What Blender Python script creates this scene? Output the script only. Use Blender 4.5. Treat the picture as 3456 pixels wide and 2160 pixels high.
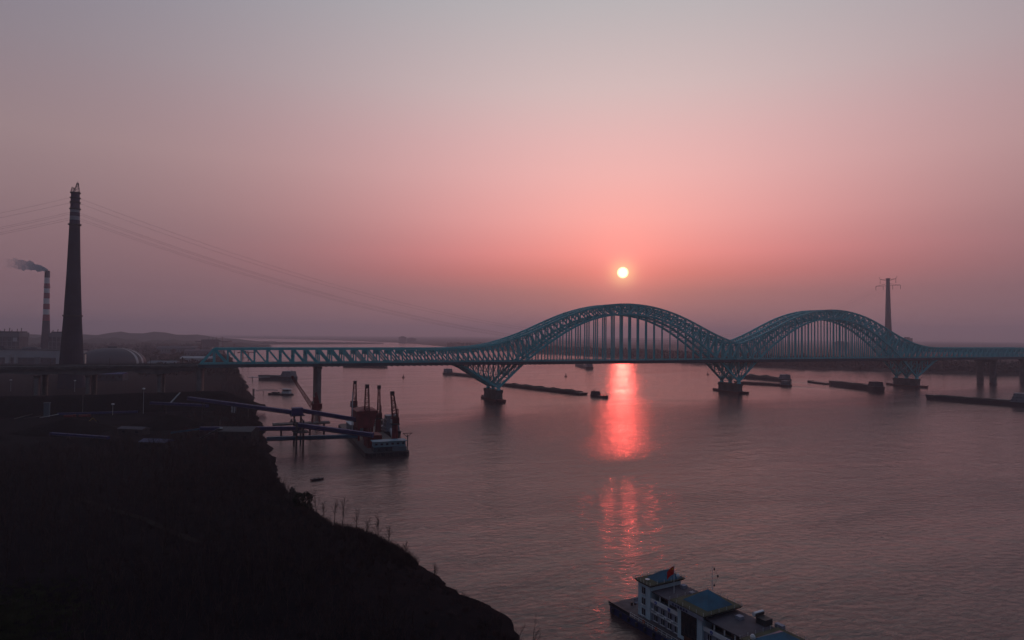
import bpy, bmesh, math, random
import numpy as np
from mathutils import Vector, Matrix

for o in list(bpy.data.objects):
    bpy.data.objects.remove(o)
SC = bpy.context.scene
COL = SC.collection
R = math.radians
rng = random.Random(7)

# ------------------------------------------------------------------ camera
CAM = Vector((37.28, -693.69, 74.11))
YAW, PIT, ROL = 0.389981, 0.022301, 0.007873
F = Vector((math.sin(YAW)*math.cos(PIT), math.cos(YAW)*math.cos(PIT), math.sin(PIT)))
RT = Vector((math.cos(YAW), -math.sin(YAW), 0.0))
UP = RT.cross(F)
R2 = RT*math.cos(ROL) + UP*math.sin(ROL)
U2 = UP*math.cos(ROL) - RT*math.sin(ROL)
cd = bpy.data.cameras.new('camera')
cam = bpy.data.objects.new('camera', cd)
COL.objects.link(cam)
m3 = Matrix((R2, U2, -F)).transposed()
cam.matrix_world = Matrix.Translation(CAM) @ m3.to_4x4()
cd.sensor_width = 36.0
cd.sensor_fit = 'HORIZONTAL'
cd.lens = 2207.2/3456*36
cd.clip_start = 0.5
cd.clip_end = 60000
SC.camera = cam

# ------------------------------------------------------------------ sky
SUN = Vector((0.52677, 0.84474, 0.09451)).normalized()
world = bpy.data.worlds.new('World')
SC.world = world
world.use_nodes = True
nt = world.node_tree
nt.nodes.clear()
def N(t, **k):
    n = nt.nodes.new(t)
    for a, b in k.items():
        setattr(n, a, b)
    return n
def L(a, b):
    nt.links.new(a, b)
def M(op, a, b=None, c=None, clamp=False):
    n = N('ShaderNodeMath', operation=op, use_clamp=clamp)
    for i, v in enumerate((a, b, c)):
        if v is None: continue
        if isinstance(v, (int, float)): n.inputs[i].default_value = v
        else: L(v, n.inputs[i])
    return n.outputs[0]
def ramp(fac, stops):
    n = N('ShaderNodeValToRGB')
    e = n.color_ramp.elements
    n.color_ramp.interpolation = 'EASE' if False else 'LINEAR'
    while len(e) < len(stops): e.new(0.5)
    for i, (p, c) in enumerate(stops):
        e[i].position = p
        e[i].color = (*c, 1)
    L(fac, n.inputs[0])
    return n.outputs[0]
def mixc(f, a, b, blend='MIX'):
    n = N('ShaderNodeMix', data_type='RGBA', blend_type=blend)
    n.clamp_factor = False
    if isinstance(f, (int, float)): n.inputs[0].default_value = f
    else: L(f, n.inputs[0])
    for s, v in ((6, a), (7, b)):
        if isinstance(v, tuple): n.inputs[s].default_value = (*v, 1)
        else: L(v, n.inputs[s])
    return n.outputs[2]
tc = N('ShaderNodeTexCoord')
sep = N('ShaderNodeSeparateXYZ'); L(tc.outputs['Generated'], sep.inputs[0])
el = M('ARCSINE', M('MINIMUM', M('MAXIMUM', sep.outputs[2], 0.0), 1.0))
elf = M('DIVIDE', el, math.pi/2)                        # 0 horizon .. 1 zenith
dot = N('ShaderNodeVectorMath', operation='DOT_PRODUCT')
L(tc.outputs['Generated'], dot.inputs[0]); dot.inputs[1].default_value = SUN
ang = M('MULTIPLY', M('ARCCOSINE', M('MINIMUM', M('MAXIMUM', dot.outputs['Value'], -1.0), 1.0)), 180/math.pi)
def gauss(sig):
    q = M('DIVIDE', ang, sig)
    return M('EXPONENT', M('MULTIPLY', M('MULTIPLY', q, q), -1.0))
d90 = lambda e: e/90.0
away = ramp(elf, [(0, (.225, .132, .150)), (d90(3.5), (.225, .132, .154)), (d90(7), (.252, .156, .176)), (d90(10), (.280, .186, .202)), (d90(14), (.300, .218, .232)),
                  (d90(20), (.222, .192, .230)), (d90(27), (.135, .150, .218)), (d90(50), (.140, .158, .225)), (1, (.150, .165, .230))])
sunw = ramp(elf, [(0, (.38, .180, .184)), (d90(2), (.40, .176, .178)), (d90(3.7), (.45, .165, .174)), (d90(5.4), (.70, .188, .194)), (d90(7), (.89, .262, .275)), (d90(10), (.93, .375, .385)),
                  (d90(13.6), (.90, .455, .465)), (d90(16.5), (.85, .495, .505)), (d90(20.7), (.75, .565, .565)), (d90(27), (.62, .570, .572)), (d90(50), (.27, .27, .31)), (1, (.150, .165, .230))])
back = ramp(elf, [(0, (.022, .030, .050)), (d90(10), (.028, .039, .064)), (d90(30), (.045, .063, .098)), (d90(60), (.095, .115, .170)), (1, (.150, .165, .230))])
sg_ = M('MULTIPLY_ADD', M('MULTIPLY_ADD', elf, 90/19.0, -8/19.0, clamp=True), 16.0, 22.5)      # the glow widens with height
q_ = M('DIVIDE', ang, sg_)
sky = mixc(M('EXPONENT', M('MULTIPLY', M('MULTIPLY', q_, q_), -1.0)), away, sunw)
bw = M('MULTIPLY_ADD', ang, 1/70.0, -55/70.0, clamp=True)
sky = mixc(M('SMOOTH_MIN', bw, 1.0, 0.3), sky, back)
def addglow(base, sig, col):
    n = N('ShaderNodeMix', data_type='RGBA', blend_type='ADD'); n.clamp_factor = False
    L(gauss(sig), n.inputs[0]); L(base, n.inputs[6]); n.inputs[7].default_value = (*col, 1)
    return n.outputs[2]
sky = addglow(sky, 5.0, (.14, .018, .010))
sky = addglow(sky, 2.4, (.16, .045, .040))
sky = addglow(sky, 1.0, (.30, .36, .12))
disc = M('MULTIPLY_ADD', ang, -1/0.30, 0.52/0.30, clamp=True)     # the sun's hazy disc
n = N('ShaderNodeMix', data_type='RGBA', blend_type='ADD'); n.clamp_factor = False
L(disc, n.inputs[0]); L(sky, n.inputs[6]); n.inputs[7].default_value = (4.0, 3.4, 1.6, 1)
sky = n.outputs[2]
nish = N('ShaderNodeTexSky', sky_type='NISHITA')
nish.sun_disc = False
nish.sun_elevation = R(5.42); nish.sun_rotation = R(31.95)
nish.dust_density = 6.0; nish.air_density = 1.5
n = N('ShaderNodeMix', data_type='RGBA', blend_type='ADD'); n.clamp_factor = False
n.inputs[0].default_value = 0.004
L(sky, n.inputs[6]); L(nish.outputs[0], n.inputs[7])
bg = N('ShaderNodeBackground'); bg.inputs[1].default_value = 1.0
L(n.outputs[2], bg.inputs[0])
wo = N('ShaderNodeOutputWorld'); L(bg.outputs[0], wo.inputs[0])
world.cycles.sampling_method = 'MANUAL'
world.cycles.sample_map_resolution = 1024

# ------------------------------------------------------------------ sun lamp, exposure, render
sl = bpy.data.lights.new('sun', 'SUN')
sl.energy = 0.078
sl.angle = R(0.7)
sl.color = (1.0, 0.085, 0.065)
so = bpy.data.objects.new('sun', sl)
COL.objects.link(so)
so.rotation_euler = SUN.to_track_quat('Z', 'Y').to_euler()
so.location = (600, 900, 300)
vs = SC.view_settings
vs.view_transform = 'Standard'; vs.look = 'None'; vs.gamma = 1.0; vs.exposure = 0.0; vs.use_curve_mapping = False
SC.render.engine = 'CYCLES'
cy = SC.cycles
cy.use_denoising = True
cy.max_bounces = 6; cy.diffuse_bounces = 2; cy.glossy_bounces = 3; cy.volume_bounces = 1; cy.transparent_max_bounces = 8
cy.caustics_reflective = False; cy.caustics_refractive = False
cy.sample_clamp_indirect = 4.0; cy.sample_clamp_direct = 0.0
cy.volume_step_rate = 4.0; cy.volume_max_steps = 128

# ------------------------------------------------------------------ materials
MATS = {}
def mat(name, col, rough=0.7, var=0.25, scale=0.4, metal=0.0, col2=None, bump=0.0, bscale=None, spec=0.3):
    if name in MATS: return MATS[name]
    m = bpy.data.materials.new(name); m.use_nodes = True
    t = m.node_tree; b = t.nodes['Principled BSDF']
    b.inputs['Roughness'].default_value = rough
    b.inputs['Metallic'].default_value = metal
    b.inputs['Specular IOR Level'].default_value = spec
    g = t.nodes.new('ShaderNodeNewGeometry')
    no = t.nodes.new('ShaderNodeTexNoise'); no.inputs['Scale'].default_value = scale; no.inputs['Detail'].default_value = 5
    t.links.new(g.outputs['Position'], no.inputs['Vector'])
    mx = t.nodes.new('ShaderNodeMix'); mx.data_type = 'RGBA'
    c2 = col2 or tuple(c*(1-var) for c in col)
    mx.inputs[6].default_value = (*c2, 1)
    mx.inputs[7].default_value = (*[min(1, c*(1+var*.5)) if not col2 else c for c in col], 1)
    mr = t.nodes.new('ShaderNodeMapRange'); mr.inputs[1].default_value = 0.35; mr.inputs[2].default_value = 0.65
    t.links.new(no.outputs[0], mr.inputs[0]); t.links.new(mr.outputs[0], mx.inputs[0])
    t.links.new(mx.outputs[2], b.inputs['Base Color'])
    if bump:
        n2 = t.nodes.new('ShaderNodeTexNoise'); n2.inputs['Scale'].default_value = bscale or scale*6; n2.inputs['Detail'].default_value = 4
        t.links.new(g.outputs['Position'], n2.inputs['Vector'])
        bp = t.nodes.new('ShaderNodeBump'); bp.inputs['Distance'].default_value = bump
        t.links.new(n2.outputs[0], bp.inputs['Height']); t.links.new(bp.outputs[0], b.inputs['Normal'])
    MATS[name] = m
    return m
teal = mat('teal_bridge_paint', (.075, .64, .70), .5, .2, .08, col2=(.06, .53, .59))
teal2 = mat('teal_brace_paint', (.065, .54, .60), .55, .25, .08)
deckm = mat('deck_steel', (.05, .10, .125), .7, .3, .05)
conc = mat('concrete', (.20, .20, .20), .85, .25, .12, bump=.05)
conc_d = mat('stained_concrete', (.13, .125, .125), .9, .35, .15, bump=.06)
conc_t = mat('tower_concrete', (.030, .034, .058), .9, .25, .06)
red_p = mat('red_paint', (.17, .020, .024), .55, .3, .3)
red_b = mat('red_band_paint', (.30, .022, .045), .6, .2, .1)
red_dk = mat('dark_red_jib_paint', (.13, .017, .020), .6, .3, .3)
white_p = mat('white_paint', (.72, .74, .76), .6, .12, .4)
cream = mat('cream_paint', (.60, .58, .52), .65, .15, .4)
blue_g = mat('blue_gallery_sheet', (.015, .028, .14), .55, .2, .2)
blue_r = mat('blue_roof_sheet', (.016, .105, .180), .5, .3, .35)
teal_g = mat('teal_gallery_sheet', (.02, .13, .22), .5, .2, .2)
hull_d = mat('dark_hull_paint', (.028, .030, .042), .5, .4, .3)
hull_r = mat('red_oxide_hull', (.12, .035, .035), .6, .3, .2)
hull_b = mat('blue_hull_paint', (.035, .045, .13), .5, .3, .3)
steel_d = mat('dark_steel', (.05, .05, .055), .6, .3, .5)
glass = mat('window_glass', (.02, .025, .035), .12, .2, .5, spec=.5)
coal = mat('coal', (.009, .009, .011), .95, .4, .2, bump=.5, bscale=.5, spec=.02)
cargo = mat('sand_cargo', (.085, .072, .062), .95, .3, .3, bump=.3, bscale=.8)
roof_g = mat('grey_roof', (.085, .08, .10), .8, .2, .5)
olive = mat('olive_roof_edge', (.050, .055, .040), .8, .2, .6)
flag_r = mat('flag_red', (.62, .012, .008), .7, .1, 1.0)
star_y = mat('star_yellow', (.80, .55, .02), .6, .05, 1.0)
bark = mat('bare_bark', (.060, .043, .044), .95, .4, .3, spec=.02)
bark_r = mat('sapling_bark', (.050, .034, .030), .95, .3, .5)
foli = mat('dark_evergreen', (.024, .030, .018), .9, .4, .15, spec=.02)
foli_f = mat('winter_woodland', (.040, .040, .034), .95, .4, .05, spec=.02)
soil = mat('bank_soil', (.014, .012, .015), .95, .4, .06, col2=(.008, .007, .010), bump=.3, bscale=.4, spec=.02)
farland = mat('winter_fields', (.060, .055, .045), .95, .4, .004, spec=.02)
hillm = mat('wooded_hill', (.045, .050, .042), .95, .4, .01, spec=.02)
plantm = mat('plant_cladding', (.12, .165, .20), .7, .2, .05)
plant_d = mat('boiler_house_steel', (.035, .062, .085), .7, .4, .15)
hallm = mat('pale_hall_cladding', (.42, .46, .48), .7, .12, .03)
wire = mat('conductor_wire', (.05, .045, .045), .6, .1, .01)
yellow = mat('machine_yellow', (.25, .17, .03), .6, .2, .5)
pale = mat('pale_path', (.030, .026, .026), .9, .3, .2, spec=.02)
lampm = mat('lamp_head_white', (.75, .77, .78), .5, .05, 1.0)

def water_mat():
    m = bpy.data.materials.new('river_water'); m.use_nodes = True
    t = m.node_tree; b = t.nodes['Principled BSDF']
    b.inputs['Base Color'].default_value = (.074, .047, .046, 1)
    b.inputs['IOR'].default_value = 1.333
    b.inputs['Specular IOR Level'].default_value = .5
    g = t.nodes.new('ShaderNodeNewGeometry')
    def mapping(sx, sy, rot):
        mp = t.nodes.new('ShaderNodeMapping'); mp.inputs['Scale'].default_value = (sx, sy, 1); mp.inputs['Rotation'].default_value = (0, 0, rot)
        t.links.new(g.outputs['Position'], mp.inputs['Vector']); return mp.outputs[0]
    def noise(vec, scale, detail, rough=.55, dist=0.0):
        n_ = t.nodes.new('ShaderNodeTexNoise'); n_.inputs['Scale'].default_value = scale; n_.inputs['Detail'].default_value = detail
        n_.inputs['Roughness'].default_value = rough; n_.inputs['Distortion'].default_value = dist
        t.links.new(vec, n_.inputs['Vector']); return n_.outputs[0]
    patch = noise(mapping(.30, 1, .5), .011, 5, .62, 1.6)               # calm and rippled patches
    mr = t.nodes.new('ShaderNodeMapRange'); mr.inputs[1].default_value = .38; mr.inputs[2].default_value = .66; mr.inputs[3].default_value = .48; mr.inputs[4].default_value = 1.0
    t.links.new(patch, mr.inputs[0])
    w1 = noise(mapping(.55, 1, R(25)), .52, 4, .66, .6)
    w2 = noise(mapping(.6, 1, R(-20)), .09, 2, .5, .5)
    b1 = t.nodes.new('ShaderNodeBump'); b1.inputs['Distance'].default_value = .40
    t.links.new(mr.outputs[0], b1.inputs['Strength']); t.links.new(w1, b1.inputs['Height'])
    b2 = t.nodes.new('ShaderNodeBump'); b2.inputs['Distance'].default_value = .72; b2.inputs['Strength'].default_value = .8
    t.links.new(w2, b2.inputs['Height']); t.links.new(b1.outputs[0], b2.inputs['Normal'])
    t.links.new(b2.outputs[0], b.inputs['Normal'])
    rr = t.nodes.new('ShaderNodeMapRange'); rr.inputs[1].default_value = .38; rr.inputs[2].default_value = .66; rr.inputs[3].default_value = .09; rr.inputs[4].default_value = .18
    t.links.new(patch, rr.inputs[0]); t.links.new(rr.outputs[0], b.inputs['Roughness'])
    return m
waterm = water_mat()

# ------------------------------------------------------------------ mesh helpers
class MB:
    def __init__(s): s.v = []; s.f = []
    def add(s, vs, fs):
        k = len(s.v); s.v += [tuple(v) for v in vs]; s.f += [tuple(i+k for i in f) for f in fs]; return s
    def box(s, c, size, rz=0.0):
        x, y, z = [a/2 for a in size]; ca, sa = math.cos(rz), math.sin(rz)
        vs = []
        for dz in (-z, z):
            for dx, dy in ((-x, -y), (x, -y), (x, y), (-x, y)):
                vs.append((c[0]+dx*ca-dy*sa, c[1]+dx*sa+dy*ca, c[2]+dz))
        return s.add(vs, [(3, 2, 1, 0), (4, 5, 6, 7), (0, 1, 5, 4), (1, 2, 6, 5), (2, 3, 7, 6), (3, 0, 4, 7)])
    def b6(s, x0, x1, y0, y1, z0, z1):
        return s.box(((x0+x1)/2, (y0+y1)/2, (z0+z1)/2), (x1-x0, y1-y0, z1-z0))
    def bar(s, a, b, w, h=None):
        h = h or w
        a = Vector(a); b = Vector(b); d = (b-a)
        if d.length < 1e-6: return s
        d.normalize()
        up = Vector((0, 0, 1)) if abs(d.z) < .95 else Vector((1, 0, 0))
        sx = d.cross(up).normalized()*(w/2); sy = sx.normalized().cross(d)*(h/2)
        vs = [p+i*sx+j*sy for p in (a, b) for i, j in ((-1, -1), (1, -1), (1, 1), (-1, 1))]
        return s.add(vs, [(3, 2, 1, 0), (4, 5, 6, 7), (0, 1, 5, 4), (1, 2, 6, 5), (2, 3, 7, 6), (3, 0, 4, 7)])
    def tube(s, pts, rad, n=8, cap=True):
        rings = []
        pts = [Vector(p) for p in pts]
        for i, p in enumerate(pts):
            d = (pts[min(i+1, len(pts)-1)]-pts[max(i-1, 0)]).normalized()
            up = Vector((0, 0, 1)) if abs(d.z) < .95 else Vector((1, 0, 0))
            a = d.cross(up).normalized(); b = a.cross(d)
            r = rad[i] if isinstance(rad, (list, tuple)) else rad
            rings.append([p+a*(r*math.cos(2*math.pi*k/n))+b*(r*math.sin(2*math.pi*k/n)) for k in range(n)])
        vs = [q for rg in rings for q in rg]; fs = []
        for i in range(len(pts)-1):
            for k in range(n):
                fs.append((i*n+k, i*n+(k+1) % n, (i+1)*n+(k+1) % n, (i+1)*n+k))
        if cap: fs += [tuple(range(n))[::-1], tuple((len(pts)-1)*n+k for k in range(n))]
        return s.add(vs, fs)
    def lathe(s, prof, n=24, c=(0, 0)):
        return s.tube2([(r, z) for r, z in prof], n, c)
    def tube2(s, prof, n, c):
        vs = [(c[0]+r*math.cos(2*math.pi*k/n), c[1]+r*math.sin(2*math.pi*k/n), z) for r, z in prof for k in range(n)]
        fs = [(i*n+k, i*n+(k+1) % n, (i+1)*n+(k+1) % n, (i+1)*n+k) for i in range(len(prof)-1) for k in range(n)]
        fs += [tuple(range(n))[::-1], tuple((len(prof)-1)*n+k for k in range(n))]
        return s.add(vs, fs)
    def prism(s, poly, z0, z1, top=None):
        n = len(poly); top = top or poly
        vs = [(x, y, z0) for x, y in poly]+[(x, y, z1) for x, y in top]
        return s.add(vs, [tuple(range(n))[::-1], tuple(range(n, 2*n))]+[(k, (k+1) % n, n+(k+1) % n, n+k) for k in range(n)])
    def extr(s, poly, y0, y1):           # polygon in xz extruded along y
        n = len(poly)
        vs = [(x, y0, z) for x, z in poly]+[(x, y1, z) for x, z in poly]
        return s.add(vs, [tuple(range(n)), tuple(range(n, 2*n))[::-1]]+[((k+1) % n, k, n+k, n+(k+1) % n) for k in range(n)])
    def mesh(s, name):
        me = bpy.data.meshes.new(name); me.from_pydata(s.v, [], s.f); me.update(); return me
    def build(s, name, m, parent=None, smooth=False, kind=None):
        me = s.mesh(name); me.materials.append(m)
        if smooth: me.polygons.foreach_set('use_smooth', [True]*len(me.polygons))
        o = bpy.data.objects.new(name, me); COL.objects.link(o)
        if parent: o.parent = parent
        if kind: o['kind'] = kind
        return o
def tag(o, label=None, cat=None, group=None, kind=None):
    if label: o['label'] = label
    if cat: o['category'] = cat
    if group: o['group'] = group
    if kind: o['kind'] = kind
    return o
def thing(name, label, cat, loc=(0, 0, 0), rz=0.0, group=None):
    o = bpy.data.objects.new(name, None); COL.objects.link(o)
    o.location = loc; o.rotation_euler = (0, 0, rz); o.empty_display_size = 1
    return tag(o, label, cat, group)
UNIT = {}
def member(name, a, b, w, h, m, parent):
    """one straight beam: shared unit box placed and scaled between two points (local to parent)"""
    if m.name not in UNIT:
        me = MB().b6(-.5, .5, -.5, .5, 0, 1).mesh('beam_'+m.name); me.materials.append(m); UNIT[m.name] = me
    o = bpy.data.objects.new(name, UNIT[m.name]); COL.objects.link(o); o.parent = parent
    a = Vector(a); b = Vector(b); d = b-a; ln = d.length; d.normalize()
    sd = Vector((0, 1, 0)) if abs(d.y) < .9 else Vector((1, 0, 0))      # keep section square to the bridge
    x = sd.cross(d).normalized(); y = d.cross(x)
    mm = Matrix((x*w, y*h, d*ln)).transposed().to_4x4(); mm.translation = a
    o.matrix_basis = mm
    return o
def struct(o): o['kind'] = 'structure'; return o
def interp(tab, x):
    xs = [t[0] for t in tab]; ys = [t[1] for t in tab]
    return float(np.interp(x, xs, ys))

# ------------------------------------------------------------------ water, land
g = 8
water = struct(MB().add([(-8900, -2400, 0), (12900, -2400, 0), (12900, 15900, 0), (-8900, 15900, 0)], [(0, 1, 2, 3)]).build('river_water', waterm))

SHORE = [(-2390, 150), (-900, 112), (-700, 106), (-547, 100.5), (-525, 99.5), (-507, 92.5), (-491, 90.5), (-477, 87.5), (-466, 84), (-453, 79), (-432, 71), (-412, 64), (-392, 61),
         (-331, 55), (-277, 53), (-207, 53), (-144, 53), (-62, 51), (113, 49), (358, 42), (640, 30), (1216, 10), (1740, -14), (2853, -122), (3713, -240), (6000, -900), (9000, -2600), (15800, -6000)]
def hnoise(x, y):
    return (math.sin(x*.071+y*.043)+math.sin(x*.033-y*.091+1.3)+math.sin(x*.19+y*.13+.4)*.5)
def land(name, shore, sign, mt, far, hts):
    Ys = sorted(set([y for y, _ in shore]+list(range(-640, -60, 3))+list(range(-60, 700, 40))))
    offs = [o for o, _ in hts]+[far]
    vs = []; fs = []
    for y in Ys:
        x0 = interp(shore, y)+(hnoise(0, y*1.7)*.9+hnoise(9, y*.5)*1.3+.55*math.sin(y*.83+2*math.sin(y*.31))+.4*math.sin(y*1.9))*(1 if -640 < y < 700 else 0)
        for k, o_ in enumerate(offs):
            z = hts[k][1] if k < len(hts) else hts[-1][1]
            x = x0+sign*o_
            if k > 1: z += hnoise(x, y)*min(.5, .05*o_)
            vs.append((max(-8880, min(12880, x)), y, z))
    c = len(offs)
    for i in range(len(Ys)-1):
        for k in range(c-1):
            a = i*c+k
            fs.append((a, a+1, a+c+1, a+c) if sign > 0 else (a, a+c, a+c+1, a+1))
    return struct(MB().add(vs, fs).build(name, mt, smooth=True))
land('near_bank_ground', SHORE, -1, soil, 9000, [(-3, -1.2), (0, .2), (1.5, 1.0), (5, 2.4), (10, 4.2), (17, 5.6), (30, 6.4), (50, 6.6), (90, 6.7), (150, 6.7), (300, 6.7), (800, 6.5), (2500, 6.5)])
FSH = [(-2390, 1900), (-300, 1575), (128, 1482), (197, 1451), (332, 1364), (476, 1253), (691, 1190), (1032, 1215), (1401, 1215), (1788, 1158), (3014, 1133), (4500, 1250), (6500, 900), (9000, -200), (15800, -2500)]
land('far_bank_ground', FSH, 1, farland, 12000, [(-4, -1.2), (0, .3), (6, 2.5), (20, 4.5), (60, 5), (200, 5), (900, 5), (3000, 5)])
isl = MB()
ring = [(-250, 3900), (60, 3750), (420, 3820), (760, 3950), (1010, 4150), (800, 4350), (300, 4450), (-200, 4300)]
isl.prism(ring, -.8, 7, [(x*.97+12, y*.97+120) for x, y in ring])
struct(isl.build('river_islet', hillm))

def hill(name, pts, mt):
    """rounded wooded hills: heightfield from bumps (x,y,rx,ry,h)"""
    mb = MB(); n = 26
    for x, y, rx, ry, h in pts:
        vs = []; fs = []
        for i in range(n+1):
            for j in range(n+1):
                u = -1+2*i/n; v = -1+2*j/n
                r = math.sqrt(u*u+v*v)
                z = h*max(0, (math.cos(min(1, r)*math.pi)*.5+.5))**.8*(1+.16*math.sin(i*1.7+x)+.10*math.sin(j*2.3+i*.7))
                vs.append((x+u*rx, y+v*ry, 4.4+z))
        for i in range(n):
            for j in range(n):
                a = i*(n+1)+j; fs.append((a, a+n+1, a+n+2, a+1))
        mb.add(vs, fs)
    return struct(mb.build(name, mt, smooth=True))
hill('hills_behind_the_plant', [(-880, 3350, 330, 300, 38), (-620, 3300, 300, 300, 33), (-330, 3250, 330, 280, 25), (-1350, 3600, 420, 400, 40), (-80, 3150, 260, 240, 20)], hillm)
hill('hills_behind_the_plant_ridge', [(-620, 4600, 900, 400, 60), (-1900, 4800, 1100, 500, 80)], hillm)

# ------------------------------------------------------------------ arch bridge
W = 16.5; ZB = 43.4; ZT = 58.2; END = 1272; PAN = 12
TOPTAB = [(0, 58.2), (228, 58.2), (240, 58.3), (252, 58.6), (264, 59.2), (276, 60.2), (288, 61.8), (300, 64.2), (312, 67.4), (324, 71.2), (336, 75.4), (348, 80.2), (360, 85.4),
          (372, 90.6), (384, 95.4), (396, 99.8), (408, 103.4), (420, 106.4), (432, 108.8), (444, 110.5), (456, 111.5), (468, 111.9)]
LOWTAB = [(300, 15.2), (312, 25.8), (324, 36.6), (336, 46.6), (348, 55.6), (360, 63.8), (372, 71.2), (384, 78.2), (396, 84.4), (408, 89.4), (420, 93.4), (432, 96.4), (444, 98.4), (456, 99.6), (468, 100.0)]
SIDETAB = [(252, 42.0), (264, 36.8), (276, 29.4), (288, 21.8), (300, 15.2)]
def fold(s):
    if s > 636: s = 1272-s
    return s
def ztop(s):
    s = fold(s)
    if s > 468: s = 936-s
    return interp(TOPTAB, s)
def zlow(s):
    """arch rib lower chord; side brace outside the main piers; None where there is none"""
    s = fold(s)
    if s < 252: return None
    if s < 300: return interp(SIDETAB, s)
    if s > 468: s = 936-s
    return interp(LOWTAB, s)
bridge = thing('arch_bridge', 'long teal steel truss bridge with two tall arches crossing the river', 'bridge', (0, 0, 0))
NODES = [i*PAN for i in range(END//PAN+1)]
TR = [-W, 0.0, W]
stuff_diag = MB(); stuff_post = MB()
for ti, Y in enumerate(TR):
    # chords, each truss' own continuous beam
    tcm = MB(); bcm = MB()
    for i in range(len(NODES)-1):
        a, b = NODES[i], NODES[i+1]
        bcm.bar((a, Y, ZB), (b, Y, ZB), 1.7, 2.2)
        if a >= PAN and b <= END-PAN: tcm.bar((a, Y, ztop(a)), (b, Y, ztop(b)), 1.7, 2.0)
    tcm.bar((0, Y, ZB), (PAN, Y, ZT), 1.7, 2.0); tcm.bar((END, Y, ZB), (END-PAN, Y, ZT), 1.7, 2.0)
    tcm.build('top_chord', teal, bridge); bcm.build('bottom_chord', teal, bridge)
    for lo, hi in ((252, 684), (588, 1020)):
        rib = MB()
        ss = [s for s in NODES if lo <= s <= hi]
        for a, b in zip(ss[:-1], ss[1:]):
            if lo == 252 and a >= 636: continue
            if lo == 588 and a < 636: continue
            rib.bar((a, Y, zlow(a)), (b, Y, zlow(b)), 1.9, 2.3)
        rib.build('arch_rib', teal, bridge)
    for s in NODES[1:-1]:
        zt = ztop(s); zl = zlow(s)
        if zl is None or zl < ZB-.3:                       # side truss, and over the V-legs
            base = ZB if zl is None else zl
            segs = [(base, zt)]
        else:
            segs = [(zl, zt)]
            member('hanger', (s, Y, ZB+1.0), (s, Y, zl), 1.05, 1.05, teal, bridge) if zl-ZB > 8 else stuff_post.bar((s, Y, ZB), (s, Y, zl), .9)
        for z0, z1 in segs:
            if ti < 2: member('vertical_post', (s, Y, z0), (s, Y, z1), 1.25, 1.1, teal, bridge)
            else: stuff_post.bar((s, Y, z0), (s, Y, z1), 1.15)
    for a in NODES[1:-2]:
        b = a+PAN
        right = (a < 468) or (636 <= a < 804)              # diagonals fall towards the crowns
        za, zb_ = zlow(a), zlow(b)
        la = ZB if za is None or (za < ZB) else za
        lb = ZB if zb_ is None or (zb_ < ZB) else zb_
        p, q = ((a, Y, ztop(a)), (b, Y, lb)) if right else ((b, Y, ztop(b)), (a, Y, la))
        if ti < 2: member('diagonal', p, q, 1.4, 1.1, teal, bridge)
        else: stuff_diag.bar(p, q, 1.2)
        if za is not None and zb_ is not None and za < ZB-4 and zb_ < ZB-4:      # bracing inside the V-legs
            inner = (a % 336 < 300)
            p, q = ((a, Y, ZB), (b, Y, zb_)) if fold(a) < 300 or (fold(a) >= 588 and a < 636) else ((b, Y, ZB), (a, Y, za))
            stuff_diag.bar(p, q, .75)
stuff_diag.build('diagonal_row', teal, bridge, kind='stuff')
stuff_post.build('post_row', teal, bridge, kind='stuff')
sway = MB(); lat = MB(); riblat = MB(); vleg = MB()
for i, s in enumerate(NODES[1:-1]):
    zt = ztop(s)
    for Y0, Y1 in ((-W, 0), (0, W)):
        lat.bar((s, Y0, zt), (s, Y1, zt), .9)
        d = 5.4
        sway.bar((s, Y0, zt-d), (s, Y1, zt-d), .9)
        k = 6
        for j in range(k):
            y0 = Y0+(Y1-Y0)*j/k; y1 = Y0+(Y1-Y0)*(j+1)/k
            sway.bar((s, y0, zt if j % 2 else zt-d), (s, y1, zt-d if j % 2 else zt), .75)
        if s < END-PAN:
            lat.bar((s, Y0, zt), (s+PAN, Y1, ztop(s+PAN)), .6); lat.bar((s, Y1, zt), (s+PAN, Y0, ztop(s+PAN)), .6)
        zl = zlow(s)
        if zl is not None:
            riblat.bar((s, Y0, zl), (s, Y1, zl), .75)
            z2 = zlow(s+PAN)
            if z2 is not None:
                riblat.bar((s, Y0, zl), (s+PAN, Y1, z2), .42); riblat.bar((s, Y1, zl), (s+PAN, Y0, z2), .42)
            hi = zt-5.5
            if zl > ZB and hi-zl > 3:
                sway.bar((s, Y0, zl), (s, Y1, hi), .34); sway.bar((s, Y1, zl), (s, Y0, hi), .34)
            if zl < ZB-6:
                vleg.bar((s, Y0, zl), (s, Y1, ZB-2), .42); vleg.bar((s, Y1, zl), (s, Y0, ZB-2), .42)
                if ZB-zl > 18: vleg.bar((s, Y0, (zl+ZB)/2), (s, Y1, (zl+ZB)/2), .42)
sway.build('sway_frame_row', teal2, bridge, kind='stuff')
lat.build('top_lateral_bracing', teal2, bridge, kind='stuff')
riblat.build('rib_lateral_bracing', teal2, bridge, kind='stuff')
vleg.build('leg_cross_bracing', teal2, bridge, kind='stuff')
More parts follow.
